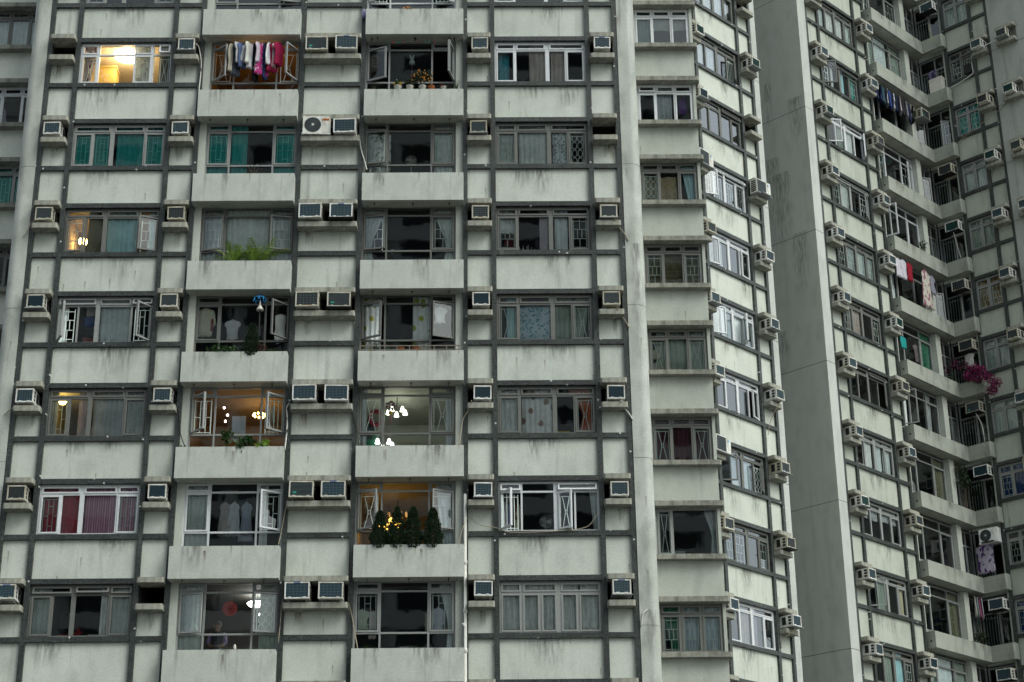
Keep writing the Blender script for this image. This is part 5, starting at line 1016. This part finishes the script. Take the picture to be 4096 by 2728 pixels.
def hang(label, cat, kind, F, x, y, z, w, h, col, yaw=0, pat='', col2=(.5, .5, .5), group=None, hanger=True):
    rr = random.Random(label); o = empty('hanging_'+cat.replace(' ', '_'), F.w(x, y, z), F.rot+R(yaw)); tag(o, label, cat, group)
    m_ = cloth('wash_%s_%d%d%d' % (pat, col[0]*999, col[1]*999, col[2]*999), col, pat, col2); obj('garment', garment(kind, w, h, m_, rr).mesh('garment'), o, (0, 0, -.05))
    if hanger:
        mb = MB().m(M_METAL); mb.tube([(0, 0, -.06), (0, 0, -.01), (.015, 0, .02), (-.01, 0, .03)], .004, 4); obj('hanger', mb.mesh('hanger'), o)
    return o
G1 = 'laundry over the top left balcony'; zt = 28.25
LA = [('dark brown trousers hung leftmost over the top left balcony', 'trousers', 'trousers', .9, (.045, .025, .02), ''), ('long beige shirt second from left over top left balcony', 'shirt', 'long', .78, (.36, .34, .28), ''), ('dark slate shirt in the left half of top laundry', 'shirt', 'long', .85, (.06, .07, .09), ''),
      ('pale grey tee in left half of top balcony laundry', 'shirt', 'tee', .55, (.38, .39, .42), ''), ('steel blue shirt in left half of top balcony laundry', 'shirt', 'shirt', .66, (.10, .14, .26), ''), ('short white camisole in top balcony laundry', 'camisole', 'camisole', .5, (.6, .61, .63), ''),
      ('ivory blouse near middle of top balcony laundry', 'blouse', 'tee', .6, (.55, .56, .52), ''), ('white printed shirt at middle of top balcony laundry', 'shirt', 'tee', .68, (.56, .6, .64), 'patch'), ('long black trousers at middle of top balcony laundry', 'trousers', 'trousers', 1.0, (.012, .012, .016), ''),
      ('pale lilac tee right of middle in top balcony laundry', 'shirt', 'tee', .55, (.50, .44, .52), ''), ('pink dotted dress in top balcony laundry', 'dress', 'dress', .86, (.48, .05, .22), 'dots'), ('navy jeans right of the pink dotted dress', 'jeans', 'trousers', .95, (.02, .035, .10), ''), ('white vest between jeans and crimson shirts', 'vest', 'camisole', .62, (.6, .6, .64), ''),
      ('large crimson shirt in right half of top balcony laundry', 'shirt', 'shirt', .75, (.26, .015, .06), ''), ('pale pink jacket beside the large crimson shirt', 'jacket', 'shirt', .7, (.50, .24, .27), 'patch'), ('small crimson blouse rightmost over top left balcony', 'blouse', 'tee', .62, (.24, .012, .05), '')]
for i, (lb_, cat, kd, h, c, p) in enumerate(LA):
    hang(lb_, cat, kd, FA, -7.52+i*.099, -.16+.05*(i % 3), zt-(.02*(i % 2)), .46 if kd != 'trousers' else .34, h*1.28, c, yaw=52+18*math.sin(i*2.3) if i not in (7, 10, 13) else 28, pat=p, col2=(.6, .5, .56), group=G1)
mb = MB().m(M_METAL); mb.tube([(-1.25, 0, 0), (1.25, 0, 0)], .012); solo('clothes_pole', mb, 'metal pole carrying the laundry over top left balcony', 'pole', FA, -6.85, -.13, zt+.045)
t = thing('clothes_line', 'empty line with coloured pegs under the second right parapet', 'clothes line', FA, -2.05, -.10, SA(0)+1.38); mb = MB().m(M_METAL); mb.tube([(-1.3, 0, .02), (0, 0, 0), (1.3, 0, .02)], .006, 5); obj('wire', mb.mesh('wire'), t)
for i, x in enumerate((-.80, -.62, -.59, -.53, -.44, -.31, .14, .36, .46, .62)):
    mb = MB().m((M_TEALB, plain('pink_peg', (.5, .12, .12)))[(i*3//2) % 2]); mb.box(x-.012, x+.012, -.01, .01, -.06, .02); obj('peg', mb.mesh('peg'), t)
for q in (-1.25, .05, 1.2):
    mb = MB().m(M_BLACKMET); mb.tube([(q, 0, .0), (q, 0, .10)], .01, 5); mb.lathe([(.03, .08), (.03, .1)], q, 0, 8); obj('hook', mb.mesh('hook'), t)
o = hang('crumpled blue cloth dangling left of the highest right balcony', 'cloth', 'towel', FA, -3.56, -.10, 29.42, .12, .30, (.15, .17, .32), pat='patch', col2=(.3, .3, .42), hanger=False)
o = hang('cream jacket with red side panels hung inside the left balcony', 'jacket', 'long', FA, -7.82, .31, 19.86, .62, .86, (.80, .78, .64))
for sx in (-1, 1): mb = MB().m(cloth('jacket_red', (.36, .07, .08), '', (.5, .5, .5))); mb.lathe([(.004, -.78), (.04, -.76), (.03, -.42), (.004, -.38)], sx*.20, -.045, 8, 1, .35); obj('side_panel', mb.mesh('side_panel'), o)
hang('white tee on hanger behind left balcony bars', 'shirt', 'tee', FA, -7.05, .31, 19.5, .46, .62, (.78, .77, .79)); 
hang('pair of pale towels drying at right of fourth left balcony', 'towel', 'towel', FA, -5.72, .32, 19.66, .30, .80, (.78, .77, .72), hanger=False); hang('white hand towel hanging behind lit right casement', 'towel', 'towel', FA, -5.98, .34, 16.92, .12, .36, (.5, .47, .40), hanger=False); hang('slim white towel beside the hand towel', 'towel', 'towel', FA, -5.82, .36, 16.92, .10, .46, (.48, .48, .40), hanger=False)
hang('white shirt seen through the open reflective right casement', 'shirt', 'tee', FA, -1.25, .30, 19.85, .42, .5, (.8, .81, .83))
for i, (x, c, h) in enumerate(((-7.0, (.24, .22, .22), .95), (-6.75, (.34, .36, .38), .95), (-6.42, (.20, .23, .28), 1.1))): hang(('leftmost', 'middle', 'rightmost')[i]+' grey garment behind sixth full row left balcony', 'garment', 'dress', FA, x, .33, SA(5)+1.08, .40, h, tuple(q*1.9 for q in c))
hang('pale green tee hung behind lowest right balcony bars', 'shirt', 'tee', FA, -3.26, .32, 11.2, .42, .56, (.66, .74, .62)); hang('pale pink towel behind lowest right balcony bars', 'towel', 'towel', FA, -2.98, .32, 11.16, .22, .74, (.72, .64, .63), hanger=False); hang('light blue shirt hung behind lowest right balcony curtain', 'shirt', 'long', FA, -1.26, .34, 11.25, .38, .70, (.62, .66, .78))
hang('beige shorts hung at left behind lowest right balcony', 'shorts', 'trousers', FA, -1.5, .32, 11.1, .3, .55, (.66, .61, .50))
hang('grey checked shirt in white framed right window', 'shirt', 'shirt', FA, .52, .36, SA(5)+1.05, .34, .95, (.40, .40, .42), yaw=50, pat='stripe', col2=(.08, .08, .14)); hang('dark blue shirt beside the grey checked shirt', 'shirt', 'long', FA, .68, .42, SA(5)+1.05, .36, 1.0, (.04, .05, .12), yaw=60); hang('patterned cream towel beside dark blue shirt', 'towel', 'towel', FA, .86, .42, SA(5)+.98, .2, .85, (.42, .39, .30), pat='patch', col2=(.14, .08, .06), hanger=False)
hang('purple towel hanging inside second narrow bay window', 'towel', 'towel', FB, 6.22, .30, 27.97, .26, .56, (.12, .04, .26), hanger=False); hang('beige cloth swag behind open narrow bay window', 'cloth', 'camisole', FB, 5.03, .2, 19.5, .44, .34, (.40, .36, .27), hanger=False); hang('pale cloth lower behind open narrow bay window', 'cloth', 'camisole', FB, 5.05, .22, 19.1, .36, .28, (.46, .42, .38), hanger=False)
hang('red cloth bundle beside white curtain in dark right window', 'cloth', 'towel', FA, .72, .45, SA(2)+.78, .3, .6, (.17, .03, .045), hanger=False)
# peg hanger and shower head on the fourth left balcony
t = thing('peg_hanger', 'bright blue round peg hanger under left balcony soffit', 'hanger', FA, -6.27, -.12, 20.02); mb = MB().m(plain('peg_blue', (.03, .28, .62))); mb.tube([(.17*math.cos(q*math.pi/8), .17*math.sin(q*math.pi/8), -.12) for q in range(17)], .012, 5); obj('ring', mb.mesh('ring'), t); mb = MB().m(MATS[('plain', 'peg_blue', (.03, .28, .62))])
for q in range(4): mb.tube([(.17*math.cos(q*1.57), .17*math.sin(q*1.57), -.12), (0, 0, .05)], .006, 4)
obj('cords', mb.mesh('cords'), t)
for q in range(8): mb = MB().m(MATS[('plain', 'peg_blue', (.03, .28, .62))]); a = q*.785; mb.box(.17*math.cos(a)-.012, .17*math.cos(a)+.012, .17*math.sin(a)-.008, .17*math.sin(a)+.008, -.20, -.12); obj('peg', mb.mesh('peg'), t)
mb = MB().m(M_CERAM); mb.lathe([(.10, -.14), (.10, -.10), (.03, .02), (.015, .16)], n=12); mb.m(M_BLACKMET); mb.tube([(0, 0, -.9), (0, 0, -.14)], .02); solo('shower_head', mb, 'white cone on a thin dark post below blue hanger', 'lamp post', FA, -6.25, -.12, 19.68)
# far tower laundry
G2 = 'dark laundry under the far tower balcony'
cl = [(.02, .03, .08), (.02, .035, .10), (.05, .12, .14), (.5, .5, .54), (.03, .06, .22), (.52, .52, .55), (.015, .02, .05), (.40, .36, .42), (.03, .03, .03), (.5, .5, .58), (.02, .025, .06), (.03, .04, .03)]
cn = ['navy jacket leftmost', 'second navy coat', 'teal striped tee', 'white tee', 'royal blue shirt', 'white long shirt', 'black trousers', 'mauve towel', 'charcoal vest', 'pale lilac blouse', 'dark navy coat', 'dark olive shirt']
for i in range(12): hang(f"{cn[i]} in dark laundry row on far tower", 'garment', ['long', 'long', 'tee', 'tee', 'shirt', 'long', 'trousers', 'towel', 'shirt', 'dress', 'long', 'shirt'][i], FD, 58.62+i*.255, -.12, 38.95, .48, .8 if i not in (10,) else .95, cl[i], yaw=40 if i % 2 else 18, pat='hstripe' if i in (2, 3) else '', col2=(.03, .04, .08), group=G2)
hang('white tee leftmost over the mid far tower balcony', 'shirt', 'tee', FD, 58.85, -.14, 30.75, .55, .85, (.52, .5, .56)); hang('second white tee over the mid far tower balcony', 'shirt', 'tee', FD, 59.25, -.14, 30.8, .5, .9, (.5, .48, .54)); hang('red shirt beside white tees over far tower balcony', 'shirt', 'tee', FD, 59.72, -.14, 30.8, .5, .85, (.24, .015, .03))
hang('long floral cream dress hanging over far tower balcony wall', 'dress', 'dress', FD, 60.55, -.36, 30.7, .85, 1.75, (.48, .46, .40), pat='patch', col2=(.26, .10, .16)); hang('striped navy and white shirt right of floral dress', 'shirt', 'shirt', FD, 61.45, -.14, 30.75, .5, .85, (.5, .5, .55), pat='hstripe', col2=(.03, .03, .08))
hang('teal towel behind open pane on far tower balcony', 'towel', 'towel', FD, 58.95, .05, 27.3, .45, .5, (.02, .26, .25), hanger=False); hang('pinkish shirt behind far tower balcony glass', 'shirt', 'shirt', FD, 60.5, .4, 27.5, .5, .8, (.36, .28, .30)); hang('white shirt under bougainvillea at balcony corner', 'shirt', 'shirt', FE, -34.05, -.2, 27.35, .5, .6, (.56, .56, .54))
hang('purple patterned quilt hanging in the lower corner balcony', 'quilt', 'towel', FE, -34.35, -.25, 19.15, .75, 1.15, (.46, .42, .52), pat='patch', col2=(.10, .04, .16), hanger=False)
for i, (c, n_, kd) in enumerate((((.42, .42, .36), 'cream shirt leftmost', 'shirt'), ((.26, .29, .33), 'grey shirt second', 'long'), ((.30, .08, .14), 'maroon scarf third', 'towel'), ((.50, .48, .54), 'white shirt rightmost', 'shirt'))): hang(f'{n_} on lowest far tower laundry line', 'garment', kd, FD, 62.05+i*.17, -.12, 17.05, .42 if kd != 'towel' else .2, .85, c, yaw=35)
hang('white shirt on hanger behind lower far tower glass', 'shirt', 'camisole', FD, 59.3, .5, SD(7)+.55, .6, 1.0, (.52, .50, .50)); hang('black and white patterned cloth in corner balcony top', 'cloth', 'shirt', FE, -34.3, -.1, 41.1, .5, .55, (.05, .04, .08), pat='patch', col2=(.2, .18, .3))
crate('big white storage box on the second corner balcony', 'box', -34.1, -.28, SD(0)-.30, .62, .30, .72, M_CERAM, name='storage_box', F=FE)
crate('black equipment box in the far right wing window', 'box', -32.62, .0, 40.28, .34, .2, .42, M_BLACKMET, M_BLACKMET, name='equipment_box', F=FE)
lumpy('figurine', 'small white figurine on far tower balcony sill', 'figurine', FD, 61.1, .1, SD(5)-.28, .16, .34, M_CERAM, 8, parts=1)
# bougainvillea and creepers
def f_boug(fo, st, fr, b, rr):
    P = [(-.75, -.1, .45), (-.3, -.15, .6), (.1, -.2, .35), (.5, -.25, .1), (.85, -.3, -.05), (1.15, -.3, -.45), (1.45, -.3, -.75), (1.25, -.3, -1.05), (.3, -.3, -.15), (.65, -.3, -.35)]
    for p in P: st.tube([(0, .1, -.3), (p[0]*.5, p[1]*.7, p[2]*.6+.15), p], [.012, .009, .004], 5)
    for i, p in enumerate(P): leaves(fo, M_DRYLEAF, p, (.28, .22, .22), 46, .085, rr); leaves(fr, M_MAGENTA, (p[0], p[1]-.05, p[2]), (.27, .2, .22), 40 if i < 3 else 150, .075, rr, el=2)
plant('bougainvillea', 'magenta bougainvillea spilling over the corner balcony wall', -34.3, -.15, 26.35, f_boug, None, 'bougainvillea', FE)
def f_creep(fo, st, fr, b, rr):
    for q in range(12):
        x = rr.uniform(-.7, .8); h = rr.uniform(.5, 1.7); st.tube([(x*.5, 0, 0), (x*.8, -.05, h*.5), (x, -.08, h)], [.01, .008, .004], 5); leaves(fo, M_LEAF if q < 3 else M_DRYLEAF, (x, -.08, h), (.25, .15, .2), 34, .09, rr)
plant('creeper', 'dark tangled creeper climbing in lower corner balcony', 62.2, -.1, SD(7)-.3, f_creep, None, 'creeper', FD)
plant('shrub', 'dark leafy plant under lowest far tower laundry', 62.2, -.15, SD(9)-.3, f_bush(.35, .6, 120, .12, M_DRYLEAF), None, 'plant', FD); plant('shrub', 'thin sprig on mid far tower balcony wall', 60.9, -.2, SD(3)-.3, f_bush(.3, .6, 60, .1, M_LEAF), None, 'plant', FD); plant('shrub', 'spiky dark plant below the floral dress', 59.6, -.2, SD(4)-.3, f_blades(16, .45, M_DRYLEAF, .8, .02), None, 'plant', FD)
plant('shrub', 'cactus like spikes beside bougainvillea on balcony', 62.1, -.2, SD(5)-.3, f_blades(14, .5, M_LEAF, .35, .025), None, 'plant', FD)
# ================================================================== hoses, cables, pipes
def cable(label, pts, r, mat, F=FA, name='drain_hose', cat='hose'):
    P = [Vector(p) for p in pts]; Q_ = []
    for i in range(len(P)-1):
        a, b, c, d_ = P[max(i-1, 0)], P[i], P[i+1], P[min(i+2, len(P)-1)]
        for u in (0, .25, .5, .75): Q_.append(.5*((2*b)+(c-a)*u+(2*a-5*b+4*c-d_)*u*u+(3*b-a-3*c+d_)*u**3))
    Q_.append(P[-1]); o = P[0]; mb = MB().m(mat); mb.tube([q-o for q in Q_], r, 6); return solo(name, mb, label, cat, F, *o)
HS = {'h1': [(-8.5, -0.3, 28.07), (-8.43, -0.1, 28.08), (-8.34, -0.03, 27.63), (-8.33, -0.03, 27.12), (-8.32, -0.2, 26.54)], 'h2': [(3.71, -0.35, 22.23), (3.81, -0.2, 22.06), (4.02, -0.06, 21.85), (4.1, -0.04, 21.66)], 'h3': [(3.68, -0.35, 19.47), (3.83, -0.15, 19.29), (3.96, -0.06, 19.13), (4.03, -0.04, 18.99)], 'h4': [(3.71, -0.35, 16.72), (3.76, -0.2, 16.61), (3.93, -0.06, 16.44), (4.03, -0.04, 16.27)], 'h5': [(-12.68, -0.3, 22.29), (-12.85, -0.1, 22.29), (-12.96, -0.06, 22.02), (-13.05, -0.05, 21.88)], 'h6': [(-12.76, -0.3, 16.65), (-12.94, -0.1, 16.62), (-13.07, -0.06, 16.52)], 'h7': [(-0.36, -0.35, 16.74), (-0.4, -0.2, 16.6), (-0.6, -0.05, 16.31), (-0.66, -0.1, 15.89), (-0.71, -0.2, 15.51)], 'h8': [(-3.66, -0.35, 16.78), (-3.63, -0.1, 16.57), (-3.49, -0.03, 16.12), (-3.41, -0.2, 15.52)], 'h9': [(-5.28, -0.3, 11.3), (-5.34, -0.05, 11.09), (-5.36, -0.03, 10.66), (-5.39, -0.05, 10.2)], 'h10': [(-3.58, -0.3, 11.18), (-3.5, -0.05, 10.9), (-3.44, -0.03, 10.56), (-3.32, -0.2, 10.01)], 'h11': [(-3.6, -0.35, 24.95), (-3.55, -0.05, 24.65), (-3.43, -0.05, 24.23), (-3.36, -0.2, 23.9)], 'h12': [(-0.73, -0.3, 12.72), (-0.61, -0.15, 13.22), (-0.46, -0.05, 13.54), (-0.15, -0.06, 13.32), (0.28, -0.04, 13.25), (0.7, -0.04, 13.12), (1.86, -0.03, 13.15), (2.61, -0.03, 13.23), (2.85, -0.03, 13.41), (3.0, -0.03, 13.64)], 'h13': [(-5.34, -0.1, 16.8), (-5.41, -0.04, 16.67), (-5.38, -0.06, 16.41), (-5.38, -0.06, 15.94), (-5.4, -0.2, 15.41)], 'h14': [(4.23, -0.03, 11.02), (4.09, -0.08, 10.88), (4.04, -0.05, 10.55)], 'h15': [(-8.74, -0.3, 16.83), (-8.47, -0.1, 16.81), (-8.36, -0.02, 16.63), (-8.26, -0.03, 15.97), (-8.08, -0.15, 15.52)], 'h16': [(-5.21, -0.3, 14.11), (-5.3, -0.05, 13.97), (-5.34, -0.03, 13.77), (-5.42, -0.04, 13.2), (-5.47, -0.2, 12.77)]}
HL = {'h1': ('white hose bending down beside the top left balcony', M_PIPE, .016), 'h2': ('beige hose from third row unit to right pillar', M_HOSE, .016), 'h3': ('beige hose from fourth row unit to right pillar', M_HOSE, .016), 'h4': ('thick cream hose from fifth row unit to right pillar', M_PIPE, .02), 'h5': ('dark hose from third row unit to left pillar', M_HOSE, .012), 'h6': ('brown hose from fifth row unit to left pillar', M_HOSE, .014),
      'h7': ('cream hose curving down to right balcony end, fifth row', M_HOSE, .018), 'h8': ('dark hose down to the balcony with white chandelier', M_BLACKMET, .014), 'h9': ('thin cream hose down to the lowest left balcony', M_HOSE, .012), 'h10': ('cream hose down to the lowest right balcony', M_HOSE, .015), 'h11': ('white hose from the fan unit down to second right balcony', M_PIPE, .016), 'h12': ('looping brown cable crossing below the white framed right window', M_HOSE, .011),
      'h13': ('white pipe running down beside the lit left balcony', M_PIPE, .02), 'h14': ('short curved cream hose on the lower right pillar', M_PIPE, .018), 'h15': ('dark green hose beside left end of lit left balcony', M_BLACKMET, .013), 'h16': ('thin yellowish hose beside sixth row left balcony', M_HOSE, .012)}
for k_, p in HS.items(): cable(HL[k_][0], p, HL[k_][2], HL[k_][1])
t = thing('drain_pipe', 'white plastic drain pipe running down beside right balconies', 'pipe', FA, -.545, -.07, -1.6); mb = MB().m(M_PIPE); mb.tube([(0, 0, 0), (0, 0, 15.78)], .042, 10); obj('pipe', mb.mesh('pipe'), t)
for z in (13.9, 12.6, 11.55, 10.4, 8.6): mb = MB().m(M_PIPE); mb.lathe([(.042, z-.06), (.056, z-.05), (.056, z+.05), (.042, z+.06)], n=10); obj('collar', mb.mesh('collar'), t)
for z in (12.15, 9.4): mb = MB().m(M_PIPE); mb.tube([(0, 0, z-.15), (0, -.01, z+.02), (-.05, -.02, z+.1), (-.10, -.02, z+.1)], .036, 8); obj('branch', mb.mesh('branch'), t)
cable('thin cable crossing the far right wing under second window', [(-33.72, -.04, 37.01), (-33.2, -.03, 37.25), (-32.6, -.03, 37.45), (-32.1, -.03, 37.62), (-31.16, -.05, 37.95), (-30.4, -.05, 38.7)], .012, M_HOSE, FE, 'cable', 'cable')
cable('white pipe from far right unit down past upper window', [(-30.87, -.36, 41.05), (-31.6, -.34, 40.99), (-32.33, -.05, 40.95), (-32.35, -.05, 40.4), (-32.4, -.04, 40.1), (-33.0, -.04, 39.95), (-33.75, -.04, 39.82), (-33.8, -.04, 39.5)], .022, M_PIPE, FE, 'drain_pipe', 'pipe')
cable('yellow rope hanging over the topmost corner balcony', [(-34.1, -.3, 43.3), (-33.95, -.35, 42.4), (-33.85, -.36, 42.2)], .01, plain('yellow_rope', (.4, .36, .12)), FE, 'rope', 'rope')
cable('white hose hanging below the green corner balcony unit', [(-34.0, -.4, SD(3)+1.0), (-33.95, -.3, SD(3)+.4), (-33.85, -.3, SD(3)-.25)], .014, M_PIPE, FE); cable('cream hose hanging into the sixth corner balcony', [(-33.95, -.4, SD(6)+1.0), (-33.8, -.3, SD(6)+.5), (-33.75, -.3, SD(6)-.25)], .016, M_PIPE, FE)
cable('cream hose looping from lower side tower unit', [(49.5, -.5, SC(9)+.9), (49.35, -.35, SC(9)+.7), (49.2, -.05, SC(9)+.45), (49.2, -.03, SC(9)+.2)], .014, M_HOSE, FC); cable('straight cream hose under seventh side tower unit', [(49.55, -.5, SC(6)+.9), (49.4, -.1, SC(6)+.2), (49.25, -.04, SC(6)-.4)], .012, M_HOSE, FC)
